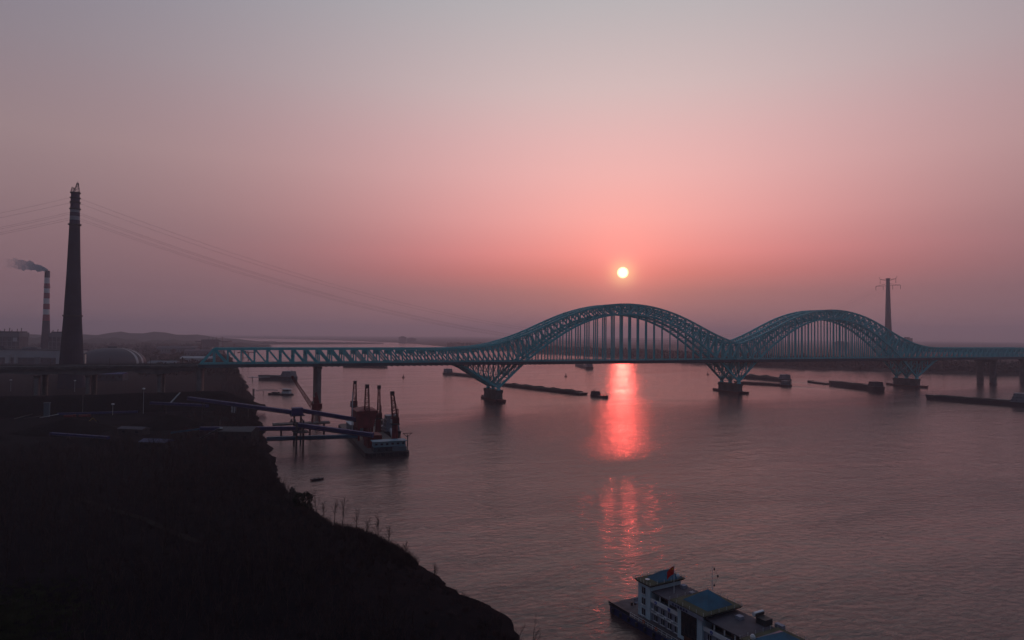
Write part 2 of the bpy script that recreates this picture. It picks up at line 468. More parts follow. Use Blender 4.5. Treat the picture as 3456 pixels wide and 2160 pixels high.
for s0, s1 in ((-1, 300), (300, 636), (636, 972), (972, 1273)):
    dk = MB().b6(s0, s1, -20.5, 20.5, 41.2, 42.6)
    dk.b6(s0, s1, -20.9, -20.5, 40.9, 44.0); dk.b6(s0, s1, 20.5, 20.9, 40.9, 44.0)
    d_ = dk.build('deck', deckm, bridge)
    cb = MB()
    for k in range(int((s1-s0)//6)):
        cb.b6(s0+k*6+1.5, s0+k*6+2.1, -20.3, 20.3, 40.2, 41.15)
    cb.build('floor_beam_row', deckm, d_, kind='stuff')
    rl = MB()
    for Y in (-15, -10.5, -6, -1.5, 3, 7.5, 12):
        rl.b6(s0, s1, Y+.0, Y+.12, 42.604, 42.9)
    rl.build('rail_row', steel_d, d_, kind='stuff')
    for Y in (-20.7, 20.7):
        pr = MB(); pr.b6(s0, s1, Y-.05, Y+.05, 45.0, 45.1); pr.b6(s0, s1, Y-.05, Y+.05, 44.45, 44.53)
        for k in range(int((s1-s0)//4)): pr.b6(s0+k*4+1, s0+k*4+1.12, Y-.06, Y+.06, 44.0, 45.1)
        pr.build('deck_railing', deckm, d_)
def roundrect(hx, hy, n=6):
    pts = []
    for sx, sy, a0 in ((1, 1, 0), (-1, 1, 90), (-1, -1, 180), (1, -1, 270)):
        for k in range(n+1):
            a = R(a0+90*k/n); pts.append((sx*(0)+hx*math.cos(a), (hy-hx)*(1 if sy > 0 else -1)+hx*math.sin(a)))
    return pts
def shift(poly, x, y): return [(px+x, py+y) for px, py in poly]
for s in (300, 636, 972):
    pr = MB().prism(shift([(-4.6, -17.5), (-3.2, -19.5), (3.2, -19.5), (4.6, -17.5), (4.6, 17.5), (3.2, 19.5), (-3.2, 19.5), (-4.6, 17.5)], s, 0), -2, 9.2).build('pier', conc_d, bridge)
    MB().prism(shift([(-5.1, -18), (-3.6, -20.2), (3.6, -20.2), (5.1, -18), (5.1, 18), (3.6, 20.2), (-3.6, 20.2), (-5.1, 18)], s, 0), 9.2, 12.4).build('pier_cap', conc_d, pr)
    for Y in TR: MB().prism(shift([(-2, -2.2), (2, -2.2), (2, 2.2), (-2, 2.2)], s, Y), 12.4, 15.0, shift([(-1.2, -1.3), (1.2, -1.3), (1.2, 1.3), (-1.2, 1.3)], s, Y)).build('bearing_block', teal, pr)
    for sg in (-1, 1):
        MB().prism([(s-3.6, sg*20.0), (s+3.6, sg*20.0), (s+3.0, sg*31), (s+1.2, sg*33.5), (s-1.2, sg*33.5), (s-3.0, sg*31)][::sg], .3, 3.0).build('ship_fender', hull_r, pr)
    MB().b6(s-6.2, s-4.7, -24, 24, .2, 2.2).build('side_fender', hull_r, pr); MB().b6(s+4.7, s+6.2, -24, 24, .2, 2.2).build('side_fender', hull_r, pr)
for s, hx in ((108, 2.5), (0, 2.6)):
    pr = MB().prism(shift(roundrect(hx, 17.5), s, 0), -2, 38.2).build('pier', conc, bridge)
    MB().prism(shift(roundrect(hx+.7, 19), s, 0), 38.2, 40.15).build('pier_cap', conc, pr)
    if s == 108:
        MB().prism(shift(roundrect(hx+1.2, 18.2), s, 0), -1, 3.2).build('pier_footing', conc_d, pr)
for s in (1160, 1272):
    MB().prism(shift(roundrect(3.6, 5.0), s, 10), -2, 36).build('pier', conc_d, bridge)
    pr = MB().prism(shift(roundrect(3.6, 5.0), s, -10), -2, 36).build('pier', conc_d, bridge)
    MB().prism(shift(roundrect(3.6, 15.5), s, 0), 36, 40.1, shift(roundrect(4.4, 18), s, 0)).build('pier_cap', conc_d, pr)
    MB().b6(s-8, s-3.7, -12, -9, .3, 1.8).build('ship_fender', hull_r, pr); MB().b6(s+3.7, s+8, -12, -9, .3, 1.8).build('ship_fender', hull_r, pr)

# catenary masts on the deck and on the approach
ORD = ['first', 'second', 'third', 'fourth', 'fifth', 'sixth', 'seventh', 'eighth', 'ninth', 'tenth', 'eleventh']
def mast(s, Y, z, label):
    t = thing('catenary_mast', label, 'mast', (s, Y, z), 0, 'railway catenary masts')
    MB().b6(-.17, .17, -.17, .17, 0, 8.2).build('post', steel_d, t)
    MB().bar((0, 0, 7.0), (0, 3.2, 7.5), .12).bar((0, 0, 5.9), (0, 3.2, 6.2), .12).bar((0, 3.2, 6.1), (0, 3.2, 7.6), .1).build('bracket', steel_d, t)
    return t

# ------------------------------------------------------------------ approach viaduct on the left bank
via = thing('approach_viaduct', 'long grey railway viaduct leading from the left edge to the truss bridge', 'viaduct', (-3, 0, 6))
PIERS = [-33, -89, -127, -175, -231, -287]
gz = 6
prof = []
xs = [-.4, -17, -33, -61, -89, -108, -127, -151, -175, -203, -231, -259, -287, -330]
zb = [38.6, 37.6, 35.4, 38.0, 35.4, 37.0, 36.2, 38, 36, 38, 36, 38, 36, 37]
sm_x = np.linspace(-.4, -330, 90)
zz = [interp(list(zip(xs[::-1], zb[::-1])), x) for x in sm_x]
for Y0, Y1 in ((-18, -8), (8, 18)):
    gd = MB(); n_ = len(sm_x)
    gd.extr([(float(x)+3, z-6) for x, z in zip(sm_x, zz)]+[(-327, 35.0), (2.6, 35.0)], Y0, Y1)
    gd.build('box_girder', conc, via)
MB().b6(-327, 1.8, -20.5, 20.5, 35.0, 36.1).build('deck_slab', conc_d, via)
for Y in (-20.4, 20.4): MB().b6(-327, 1.8, Y-.15, Y+.15, 36.1, 37.6).build('parapet', conc_d, via)
for s in PIERS:
    for Y in (-13, 13):
        p_ = MB().prism(shift(roundrect(1.9, 3.4), s+3, Y), -2, 27.2).build('pier', conc, via)
        MB().prism(shift(roundrect(1.9, 3.4), s+3, Y), 27.2, 29.2, shift(roundrect(2.4, 5.0), s+3, Y)).build('pier_cap', conc, p_)
via_words = ['next to the truss end', 'second from the truss end', 'third from the truss end', 'beside the tall striped tower', 'fifth from the truss end', 'sixth from the truss end']
for k, s in enumerate([-14, -40, -72, -116, -160]):
    mast(s, -19.2, 42.1, 'thin dark catenary mast on the viaduct, %s' % ['nearest the truss end', 'second from the truss end', 'third from the truss end', 'left of the tall dark tower', 'nearest the left edge'][k])
for k, s in enumerate(range(372, 590, 24)):
    mast(s+6, 19.6, 42.65, 'thin catenary mast under the larger arch, %s from its left end' % ORD[k])
for k, s in enumerate(range(708, 920, 24)):
    mast(s+6, 19.6, 42.65, 'thin catenary mast under the smaller arch, %s from its left end' % ORD[k])

# ------------------------------------------------------------------ tall power-line tower (left), with conductors
tw = thing('transmission_tower', 'very tall tapering dark tower with two pale bands and lattice mast, left', 'tower', (-150, 222, 6.5))
def twr(z): return interp([(0, 14.2), (25, 12.6), (85, 9.2), (140, 7.0), (194.5, 5.4), (214, 4.9), (233, 4.4)], z)
prev = 0
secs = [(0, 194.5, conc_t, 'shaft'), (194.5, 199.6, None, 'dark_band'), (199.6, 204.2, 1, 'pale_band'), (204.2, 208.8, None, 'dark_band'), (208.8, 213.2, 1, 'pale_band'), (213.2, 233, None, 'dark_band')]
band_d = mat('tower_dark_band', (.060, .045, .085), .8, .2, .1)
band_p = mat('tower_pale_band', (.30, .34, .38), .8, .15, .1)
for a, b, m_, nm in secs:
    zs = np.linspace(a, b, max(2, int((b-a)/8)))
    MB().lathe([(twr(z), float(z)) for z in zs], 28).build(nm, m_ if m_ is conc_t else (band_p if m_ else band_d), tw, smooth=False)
for z, e in ((86, 1.2), (194.5, 1.6), (213.2, 1.1), (221.2, .9), (226.4, .9), (232.5, 1.1)):
    pl = MB().lathe([(twr(z)+e*.4, z-1.3), (twr(z)+e, z-.2), (twr(z)+e, z+.35), (twr(z)-.2, z+.36)], 24).build('platform', steel_d, tw)
    rl = MB()
    for k in range(16):
        a = 2*math.pi*k/16; rl.tube([((twr(z)+e-.1)*math.cos(a), (twr(z)+e-.1)*math.sin(a), z+.3), ((twr(z)+e-.1)*math.cos(a), (twr(z)+e-.1)*math.sin(a), z+1.4)], .06, 4)
    rl.build('railing', steel_d, pl)
def lattice(mb, base, top, wb, wt, panels, r=.16, leg=.22):
    base = Vector(base); top = Vector(top)
    ax = (top-base).normalized()
    u = ax.cross(Vector((0, 1, 0))).normalized() if abs(ax.y) < .9 else Vector((1, 0, 0)); v = ax.cross(u)
    def corner(t, k):
        w_ = (wb+(wt-wb)*t)/2; i, j = ((-1, -1), (1, -1), (1, 1), (-1, 1))[k]
        return base+(top-base)*t+u*(i*w_)+v*(j*w_)
    for k in range(4): mb.bar(corner(0, k), corner(1, k), leg)
    for p in range(panels):
        t0, t1 = p/panels, (p+1)/panels
        for k in range(4):
            a, b = (k, (k+1) % 4) if p % 2 else ((k+1) % 4, k)
            mb.bar(corner(t0, a), corner(t1, b), r)
            mb.bar(corner(t1, a), corner(t1, b), r)
    return mb
lattice(MB(), (1.4, 0, 233), (2.2, 0, 244.5), 5.2, 1.5, 6, .22, .34).build('lattice_mast', steel_d, tw)
MB().bar((2.2, 0, 244), (2.2, 0, 247), .2).b6(1.2, 3.2, -1, 1, 242.4, 243.2).build('lightning_rod', steel_d, tw)
lattice(MB(), (-3.0, -1, 233), (-2.2, -1, 238.5), 2.6, 2.2, 3, .2, .3).build('winch_frame', steel_d, tw)
for z in (226.0, 219.5):
    MB().bar((-5.6, -1.2, z), (5.6, 1.2, z), .5, .6).build('cross_arm', steel_d, tw)
LT = Vector((-150, 222, 0)); RTW = Vector((1883, 735, 0)); dirc = (RTW-LT).normalized(); perp = Vector((-dirc.y, dirc.x, 0))
def cable(a, b, sag, label, grp, r=.12):
    pts = []
    a = Vector(a); b = Vector(b)
    n_ = 60
    for i in range(n_+1):
        t = i/n_; p = a.lerp(b, t); p.z -= 4*sag*t*(1-t); pts.append(p)
    o = MB().tube(pts, r, 4).build('power_line', wire)
    return tag(o, label, 'power line', grp)
lines = [(233.0, 246.0, 6.5, 9.0), (226.0, 246.0, -6.5, -9.0), (215.5, 236.0, 5.2, 18), (212.5, 236.0, -5.2, 7.5), (209.0, 236, 6, -7.5), (205.8, 236, -6, -18)]
names = ['uppermost', 'second', 'third', 'fourth', 'fifth', 'lowest']
for k, (zl, zr, off, offr) in enumerate(lines):
    a = LT+perp*off*.5+dirc*5.0; a.z = zl
    b = RTW+perp*offr; b.z = zr
    cable(a, b, 172, '%s of the sagging wires running right from the tall tower' % names[k], 'wires over the river', .085)
    a2 = LT+perp*off*.5-dirc*5.0; a2.z = zl
    b2 = LT-dirc*640+perp*off*2; b2.z = 60+zl*.35-40
    cable(a2, b2, 34, '%s of the wires running left from the tall tower' % names[k], 'wires to the left edge', .08)

# right far tower
tr = thing('transmission_tower', 'pale slim river-crossing tower with crossarms behind the far arch', 'tower', (1883, 735, 5), math.atan2(perp.y, perp.x))
MB().lathe([(15, 0), (11.0, 60), (8.2, 130), (6.6, 190), (5.4, 232), (5.2, 250)], 24).build('shaft', mat('far_tower_concrete', (.13, .14, .16), .9, .2, .05), tw and tr)
MB().lathe([(5.9, 250), (6.4, 251), (6.4, 252.5), (5, 252.6)], 20).build('platform', steel_d, tr)
for sg in (-1, 1):
    am = MB()
    am.bar((sg*5, 0, 245.5), (sg*23, 0, 250.5), .9, 1.0); am.bar((sg*5, 0, 249), (sg*23, 0, 250.5), .6); am.bar((sg*23, 0, 250.5), (sg*26, 0, 258), .7)
    am.build('upper_crossarm', steel_d, tr)
    lm = MB()
    lm.bar((sg*5, 0, 229.5), (sg*36, 0, 229.5), .9, .8); lm.bar((sg*5, 0, 236), (sg*36, 0, 230), .6)
    for q in range(5): lm.bar((sg*(7+q*6), 0, 229.5), (sg*(10+q*6), 0, 236-(q*6+5)*.2), .4)
    lm.build('lower_crossarm', steel_d, tr)
    for x, z in ((23, 250), (36, 229.3), (14, 229.3)):
        MB().tube([(sg*x, 0, z), (sg*x, 0, z-13 if z > 240 else z-12)], .6, 6).build('insulator_string', steel_d, tr)

# ------------------------------------------------------------------ power plant: stack, smoke, boilers, halls, dome
st = thing('smokestack', 'tall red and white banded smokestack trailing grey smoke on the left', 'chimney', (-436, 1337, 6.5))
def str_(z): return interp([(0, 12.5), (60, 9.2), (110, 7.4), (224, 5.7)], z)
edges = [(0, 94, None), (94, 110, 1), (110, 124, 0), (124, 138, 1), (138, 152, 0), (152, 166, 1), (166, 178, 0), (178, 191, 1), (191, 206, 0), (206, 224, 2)]
for a, b, c_ in edges:
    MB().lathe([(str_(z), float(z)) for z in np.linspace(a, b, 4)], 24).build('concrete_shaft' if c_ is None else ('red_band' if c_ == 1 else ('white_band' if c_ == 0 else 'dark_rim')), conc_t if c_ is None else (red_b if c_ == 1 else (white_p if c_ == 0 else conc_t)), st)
MB().lathe([(str_(182)+.3, 180.6), (str_(182)+1.6, 181), (str_(182)+1.6, 182.4), (str_(182)+.2, 182.5)], 20).build('platform', steel_d, st)
# smoke as a real volume drifting left from the stack
sm = MB()
pl_pts = [(-436, 1337, 231), (-446, 1340, 234.5), (-460, 1344, 238.5), (-478, 1349, 243), (-500, 1355, 246.5), (-518, 1360, 248), (-532, 1364, 249), (-545, 1368, 250)]
pl_r = [4.5, 6.5, 9, 11.5, 12.5, 12, 9, 3]
nr, nsd = 44, 22
vs = []
for i in range(nr):
    u = i/(nr-1)*(len(pl_pts)-1); k = min(int(u), len(pl_pts)-2); p = Vector(pl_pts[k]).lerp(Vector(pl_pts[k+1]), u-k); r0 = pl_r[k]+(pl_r[k+1]-pl_r[k])*(u-k)
    for q in range(nsd):
        a = 2*math.pi*q/nsd
        rr = r0*(1+.22*math.sin(i*.9+2*math.sin(a*2+i*.13))+.16*math.sin(a*3+i*.55)+.12*math.sin(a*5-i*1.3))
        vs.append((p.x, p.y+rr*math.cos(a), p.z+rr*math.sin(a)*.9))
fs = [(i*nsd+q, i*nsd+(q+1) % nsd, (i+1)*nsd+(q+1) % nsd, (i+1)*nsd+q) for i in range(nr-1) for q in range(nsd)]
fs += [tuple(range(nsd))[::-1], tuple((nr-1)*nsd+q for q in range(nsd))]
sm.add(vs, fs)
smo = sm.build('chimney_smoke', None or bpy.data.materials.new('smoke'), smooth=True)
tag(smo, 'grey smoke drifting left from the banded smokestack', 'smoke', kind='stuff')
mt = smo.data.materials[0]; mt.use_nodes = True; t = mt.node_tree; t.nodes.clear()
out = t.nodes.new('ShaderNodeOutputMaterial'); pv = t.nodes.new('ShaderNodeVolumePrincipled')
pv.inputs['Color'].default_value = (.80, .93, 1.0, 1); pv.inputs['Anisotropy'].default_value = 0.0
no = t.nodes.new('ShaderNodeTexNoise'); no.inputs['Scale'].default_value = .10; no.inputs['Detail'].default_value = 4
ge = t.nodes.new('ShaderNodeNewGeometry'); t.links.new(ge.outputs['Position'], no.inputs['Vector'])
mr = t.nodes.new('ShaderNodeMapRange'); mr.inputs[1].default_value = .42; mr.inputs[2].default_value = .60; mr.inputs[3].default_value = 0; mr.inputs[4].default_value = .032
sx = t.nodes.new('ShaderNodeSeparateXYZ'); t.links.new(ge.outputs['Position'], sx.inputs[0])
fd = t.nodes.new('ShaderNodeMapRange'); fd.inputs[1].default_value = -545; fd.inputs[2].default_value = -490; t.links.new(sx.outputs[0], fd.inputs[0])     # thins out downwind
mu = t.nodes.new('ShaderNodeMath'); mu.operation = 'MULTIPLY'
t.links.new(no.outputs[0], mr.inputs[0]); t.links.new(mr.outputs[0], mu.inputs[0]); t.links.new(fd.outputs[0], mu.inputs[1]); t.links.new(mu.outputs[0], pv.inputs['Density']); t.links.new(pv.outputs[0], out.inputs['Volume'])

def boiler(loc, label):
    t = thing('boiler_house', label, 'building', loc, R(-12), 'boiler houses of the power plant')
    MB().b6(-27, 27, -22, 22, 0, 52).build('wall', plant_d, t)
    MB().b6(-29, 28, -23.5, 23.5, 52, 63).build('upper_storey', plantm, t)
    MB().b6(-24, 25, -20, 20, 63, 66).build('roof', plant_d, t)
    for k, x in enumerate((-24, -14, -4, 0, 11, 19)):
        MB().tube([(x, -12+k*3, 66), (x+1, -12+k*3, 70+(k % 3)*2.4)], .9, 6).build('vent_pipe', steel_d, t)
    for z in (14, 26, 39):
        MB().b6(-28, 28, -24, -22.01, z, z+1.6).build('gallery', plantm, t)
    for x in (-20, -10, 0, 10, 20): MB().b6(x-.6, x+.6, -23.2, -22.02, 0, 52).build('column', plantm, t)
    MB().tube([(-27, -8, 44), (-33, -8, 40), (-34, -8, 20), (-34, -8, 0)], 2.0, 8).build('flue_duct', plantm, t)
    MB().b6(14, 23, -25, -22.02, 40, 50).build('hopper', hallm, t)
boiler((-517, 1372, 6.5), 'dark blue-grey boiler house at the far left edge, left of the stack')
boiler((-389, 1317, 6.5), 'boiler house between the banded smokestack and the tall tower')
hl = thing('turbine_hall', 'long pale flat-roofed hall in front of the boiler houses', 'building', (-330, 925, 6.5), R(-22.3))
MB().b6(-190, 62, -14, 20, 0, 12.5).build('lower_wall', plant_d, hl)
MB().b6(-190, 62, -10, 20, 12.5, 27.5).build('upper_wall', hallm, hl)
MB().b6(-191, 63, -11, 21, 27.5, 29.5).build('roof', plant_d, hl)
for k in range(20): MB().b6(-186+k*12.5, -182+k*12.5, -14.06, -13.95, 5, 8).build('window', glass, hl)
MB().b6(-150, -96, -2, 12, 29.5, 36).build('roof_plant_room', plant_d, hl)
MB().b6(-60, -30, 0, 12, 29.5, 33.5).build('roof_plant_room', plantm, hl)
for x, h, wd in ((-120, 15, 5), (-80, 19, 7), (-62, 17, 4), (-20, 14, 9), (24, 16, 6)):
    MB().b6(x, x+wd, -20, -14.05, 0, h).build('annex', hallm if wd != 9 else plantm, hl)
# sloped coal conveyor and transfer house right of the tall tower
cv = thing('conveyor_gallery', 'sloping dark conveyor leg right of the tall tower base', 'conveyor', (-166, 330, 6.5))
MB().bar((-6, 0, 44), (16, 0, 4), 6, 4).build('gallery', steel_d, cv); MB().b6(-12, -4, -4, 4, 30, 52).build('head_house', plant_d, cv)
MB().bar((-8, 0, 0), (-8, 0, 30), 2).build('trestle', steel_d, cv)
bl = thing('transfer_house', 'small pale block building at the foot of the tall tower', 'building', (-155, 300, 6.5))
MB().b6(-4.5, 4.5, -4, 4, 0, 26).build('wall', plant_d, bl); MB().b6(-4.4, 4.4, -3.9, 3.9, 26, 38).build('upper_wall', cream, bl); MB().b6(-4.8, 4.8, -4.3, 4.3, 38, 38.6).build('roof', conc_d, bl)
dm = thing('coal_dome', 'large round pale-grey storage dome with a curved stripe behind the viaduct', 'dome', (-206, 838, 3.0))
def dome_prof(R_, h, n_=12):
    return [(R_*math.cos(math.pi/2*k/n_)**.8 if k < n_ else .3, 7+h*math.sin(math.pi/2*k/n_)) for k in range(n_+1)]
MB().lathe([(60, 0), (60, 7)], 40).build('ring_wall', plant_d, dm)
MB().lathe(dome_prof(60, 31), 40).build('shell', mat('dome_shell', (.028, .046, .062), .6, .12, .02), dm, smooth=True)
sp = MB()
ppts = dome_prof(60.6, 31.4, 16)
for off in (-.62, -.36):
    vs = []
    for r_, z in ppts[:-1]:
        for da in (-.05, .05): vs.append((r_*math.cos(off+da), r_*math.sin(off+da), z+.3))
    sp.add(vs, [(2*i, 2*i+1, 2*i+3, 2*i+2) for i in range(len(ppts)-2)])
sp.build('stripe', hallm, dm)
MB().b6(-8, 8, -5, 5, 37, 41).build('top_house', plant_d, dm)

# sheds seen beneath and beyond the viaduct
def shed(loc, size, rz, mw, mr_, label, name='shed', cat='shed'):
    t = thing(name, label, cat, loc, rz); lx, ly, h = size
    MB().b6(-lx/2, lx/2, -ly/2, ly/2, 0, h).build('wall', mw, t)
    MB().add([(-lx/2-.6, -ly/2-.6, h), (lx/2+.6, -ly/2-.6, h), (lx/2+.6, ly/2+.6, h), (-lx/2-.6, ly/2+.6, h), (-lx/2-.6, 0, h+ly*.18), (lx/2+.6, 0, h+ly*.18)],
             [(0, 1, 5, 4), (2, 3, 4, 5), (0, 4, 3), (1, 2, 5), (3, 2, 1, 0)]).build('roof', mr_, t)
    for k in range(max(2, int(lx/8))):
        x = -lx/2+4+k*(lx-8)/max(1, int(lx/8)-1); MB().b6(x-1, x+1, -ly/2-.05, -ly/2+.02, h*.4, h*.7).build('window', glass, t)
    return t
shed((-128, 352, 6.5), (34, 14, 9), R(-20), plant_d, blue_g, 'long shed with a blue sheet roof seen under the viaduct')
shed((-168, 420, 6.5), (28, 18, 16), R(-20), hallm, hallm, 'pale shed glimpsed beneath the viaduct left of the blue-roofed shed')
shed((-70, 560, 6.5), (44, 16, 10), R(-15), cream, roof_g, 'grey-roofed shed beyond the viaduct, right of the dome')
shed((-52, 860, 6.5), (64, 22, 12), R(-20), hallm, hallm, 'long pale warehouse beyond the viaduct, right of the dome')
shed((-100, 700, 6.5), (52, 18, 10), R(-20), hallm, plantm, 'pale teal-roofed shed just above the viaduct rail, right of the dome')
shed((-60, 1250, 6.5), (90, 30, 16), R(-20), plantm, roof_g, 'hazy wide warehouse far off to the left of the truss end')
shed((-150, 1600, 6.5), (120, 30, 18), R(-20), plantm, roof_g, 'hazy long warehouse far off behind the dome')

# ------------------------------------------------------------------ port cranes far behind the truss end
def gantry(loc, rz, sc, label):
    t = thing('gantry_crane', label, 'crane', loc, rz, 'quay cranes far upstream')
    g_ = MB()
    for x in (-10, 10):
        for y in (-9, 9): g_.bar((x*sc, y*sc, 0), (x*sc, y*sc, 34*sc), 1.8*sc)
    for y in (-9, 9): g_.bar((-10*sc, y*sc, 14*sc), (10*sc, y*sc, 14*sc), 1.4*sc)
    g_.build('legs_frame', red_p, t)
    MB().bar((-30*sc, 0, 34*sc), (45*sc, 0, 36*sc), 3*sc, 3*sc).build('boom', red_p, t)
    MB().bar((8*sc, 0, 34*sc), (8*sc, 0, 54*sc), 2*sc).bar((8*sc, 0, 53*sc), (42*sc, 0, 37*sc), .8*sc).bar((8*sc, 0, 53*sc), (-28*sc, 0, 36*sc), .8*sc).build('mast_stays', red_p, t)
    MB().b6(-12*sc, 2*sc, -4*sc, 4*sc, 36*sc, 42*sc).build('machinery_house', plant_d, t)
gantry((10, 1190, 4.5), R(0), .72, 'red quay crane seen through the first truss panels')
gantry((44, 1010, 4.5), R(8), .62, 'red quay crane seen through the fourth truss panel')
gantry((-45, 2120, 4.5), R(5), .95, 'hazy quay crane above the truss end, right one with mast')
un = thing('ship_unloader', 'hazy bulky port unloader rising above the left truss end', 'crane', (-78, 2060, 4.5), R(10))
MB().b6(-30, 28, -12, 12, 12, 42).build('machinery_house', plant_d, un); MB().b6(-52, 62, -5, 5, 32, 36).build('boom', plant_d, un)
for x in (-24, 22): MB().b6(x-3, x+3, -12, 12, 0, 14).build('leg', plant_d, un)
for x in (-6, 8, 20): MB().tube([(x, 0, 42), (x+2, 0, 50)], 1.2, 6).build('mast', steel_d, un)

# ------------------------------------------------------------------ coal yard on the left bank
hp = MB()
nx, ny = 90, 12
vs = []; fs = []
for i in range(nx+1):
    x = -330+(58+330)*i/nx
    for j in range(ny+1):
        v = j/ny; y = -74+v*50
        cross = min(1, min(v, 1-v)/.40)
        endf = min(1, max(0, (56-x)/34))
        z = 5.5+15.3*min(cross, endf)+hnoise(x*1.9, y*2.2)*.22*min(1, cross*3)*min(1, endf*4)
        if x > -40: z += .8*min(1, (x+40)/60)*min(cross, endf)
        vs.append((x, y, z))
for i in range(nx):
    for j in range(ny):
        a = i*(ny+1)+j; fs.append((a, a+ny+1, a+ny+2, a+1))
tag(hp.add(vs, fs).build('coal_heap', coal, smooth=True), 'long flat-topped black coal heap in front of the viaduct piers', 'coal heap')
def heap(c, rx, ry, h, label):
    mb = MB(); vs = []; fs = []; n_ = 14; m_ = 7
    for i in range(m_+1):
        for k in range(n_):
            a = 2*math.pi*k/n_; f = 1-i/m_
            wob = 1+.13*math.sin(3*a+c[0])+.08*math.sin(5*a+c[1])
            vs.append((rx*f*wob*math.cos(a), ry*f*wob*math.sin(a), h*(1-f**1.15)))
    for i in range(m_):
        for k in range(n_): fs.append((i*n_+k, i*n_+(k+1) % n_, (i+1)*n_+(k+1) % n_, (i+1)*n_+k))
    o = mb.add(vs, fs).build('coal_heap', coal, smooth=True); o.location = c
    return tag(o, label, 'coal heap')
heap((-70, -175, 6), 34, 22, 10, 'low black coal mound in the middle of the yard, left')
heap((-12, -165, 6), 30, 20, 9, 'low black coal mound in the yard near the blue conveyor')
heap((-130, -190, 6), 36, 24, 8, 'low black coal mound at the left edge of the yard')

def gallery(name, a, b, w, h, m_, label, legs=(), cat='conveyor', ground=6.0):
    t = thing(name, label, cat, (a[0], a[1], ground)); a0 = Vector((0, 0, a[2]-ground)); b0 = Vector(b)-Vector((a[0], a[1], ground))
    MB().bar(a0, b0, w, h).build('gallery_tube', m_, t)
    d = (b0-a0); n_ = max(3, int(d.length/6))
    rib = MB()
    for k in range(n_+1):
        p = a0+d*(k/n_); rib.bar(p-d.normalized()*.15, p+d.normalized()*.15, w+.24, h+.24)
    rib.build('gallery_rib_row', m_, t, kind='stuff')
    wk = MB(); sd = Vector((d.y, -d.x, 0)).normalized()
    for off in (1,):
        q0 = a0+sd*(w/2+.5); q1 = b0+sd*(w/2+.5)
        wk.bar(q0-Vector((0, 0, h*.3)), q1-Vector((0, 0, h*.3)), .9, .12); wk.bar(q0+sd*.4+Vector((0, 0, h*.3)), q1+sd*.4+Vector((0, 0, h*.3)), .07)
    wk.build('walkway', steel_d, t)
    for f, zg in legs:
        p = a0+d*f
        MB().bar((p.x-1.1, p.y, zg-ground), (p.x-.5, p.y, p.z-h/2), .5).bar((p.x+1.1, p.y, zg-ground), (p.x+.5, p.y, p.z-h/2), .5).bar((p.x-.9, p.y, (zg-ground)*.5+p.z*.5), (p.x+.9, p.y, (zg-ground)*.5+p.z*.5), .3).build('trestle', steel_d, t)
    return t
gallery('conveyor_gallery', (-1, -122, 22.0), (73, -236, 20.6), 3.0, 2.7, blue_g, 'upper blue conveyor gallery running from the bank out to the pile tower', [(.15, 5), (.45, 3)])
gallery('conveyor_gallery', (72, -233, 22.6), (110, -243, 15.5), 3.0, 2.7, blue_g, 'upper blue conveyor gallery from the pile tower down to the crane pontoon', [])
gallery('conveyor_gallery', (14, -246, 14.4), (71, -263, 14.2), 2.8, 2.4, blue_g, 'lower blue conveyor gallery from the bank to the pile tower', [(.2, 5), (.5, 4)])
gallery('conveyor_gallery', (70, -262, 16.2), (112.5, -286, 11.2), 3.0, 2.8, blue_g, 'lower blue conveyor gallery from the pile tower to the near end of the pontoon', [])
gallery('access_bridge', (52, -258, 8.0), (107, -262, 7.4), 2.6, 2.4, teal_g, 'teal access bridge low over the water behind the two piles', [], 'bridge', 3)
gallery('conveyor_gallery', (-32, -78, 15.0), (12, -119, 15.5), 2.8, 2.2, blue_g, 'blue yard conveyor sloping along the front of the long coal heap', [(.25, 6), (.75, 6)])
gallery('conveyor_gallery', (-96, -84, 9.0), (-41, -86, 9.0), 2.4, 1.8, blue_g, 'low blue yard conveyor between the two lamp posts', [(.3, 6), (.7, 6)])
gallery('conveyor_gallery', (-73, -203, 9.6), (-38, -228, 9.0), 2.2, 1.6, blue_g, 'dim blue conveyor in the nearest part of the yard, left', [(.3, 6), (.7, 6)])
gallery('loading_chute', (14, -240, 7.5), (26, -262, 16.5), 1.6, .8, hallm, 'pale slanted chute on the bank below the blue galleries', [(.8, 6)], 'chute')
gallery('loading_chute', (-4, -218, 9.0), (16, -238, 13.5), 1.8, 1.0, teal_g, 'faint teal sloping chute left of the pale chute', [(.5, 6)], 'chute')
gallery('loading_chute', (-18, -86, 14.5), (-11, -78, 23), 1.0, .6, hallm, 'short pale raised arm in front of the coal heap', [], 'chute')
pt = thing('pile_tower', 'steel pile tower standing in the water carrying the blue conveyor galleries', 'tower', (71, -250, -1))
for x, y in ((-2.1, -17.5), (2.5, -10.3), (-1.5, 12), (3, 16)):
    MB().tube([(x, y, -1), (x, y, 22.5 if y > 0 else 20)], .62, 10).build('pile', steel_d, pt)
for z in (13.0, 18.8):
    MB().bar((-2.1, -17.5, z), (-1.5, 12, z), .6).bar((2.5, -10.3, z), (3, 16, z), .6).build('cross_beam', steel_d, pt)
MB().b6(-4, 5, 9, 19, 20.2, 20.6).build('platform', steel_d, pt); MB().b6(-4, 5, -20, -9, 13.2, 13.6).build('platform', steel_d, pt)
MB().b6(-3, 4, 10.5, 17.5, 20.6, 25.4).build('transfer_cabin', blue_g, pt)
bd = thing('control_cabin', 'small pale upright cabin on the bank beside the coal heap end', 'cabin', (31, -92, 6.2))
MB().b6(-1.9, 1.9, -1.6, 1.6, 0, 8.4).build('wall', hallm, bd); MB().b6(-2.2, 2.2, -1.9, 1.9, 8.4, 8.8).build('roof', roof_g, bd); MB().b6(-.8, .8, -1.66, -1.6, 5.4, 7).build('window', glass, bd)
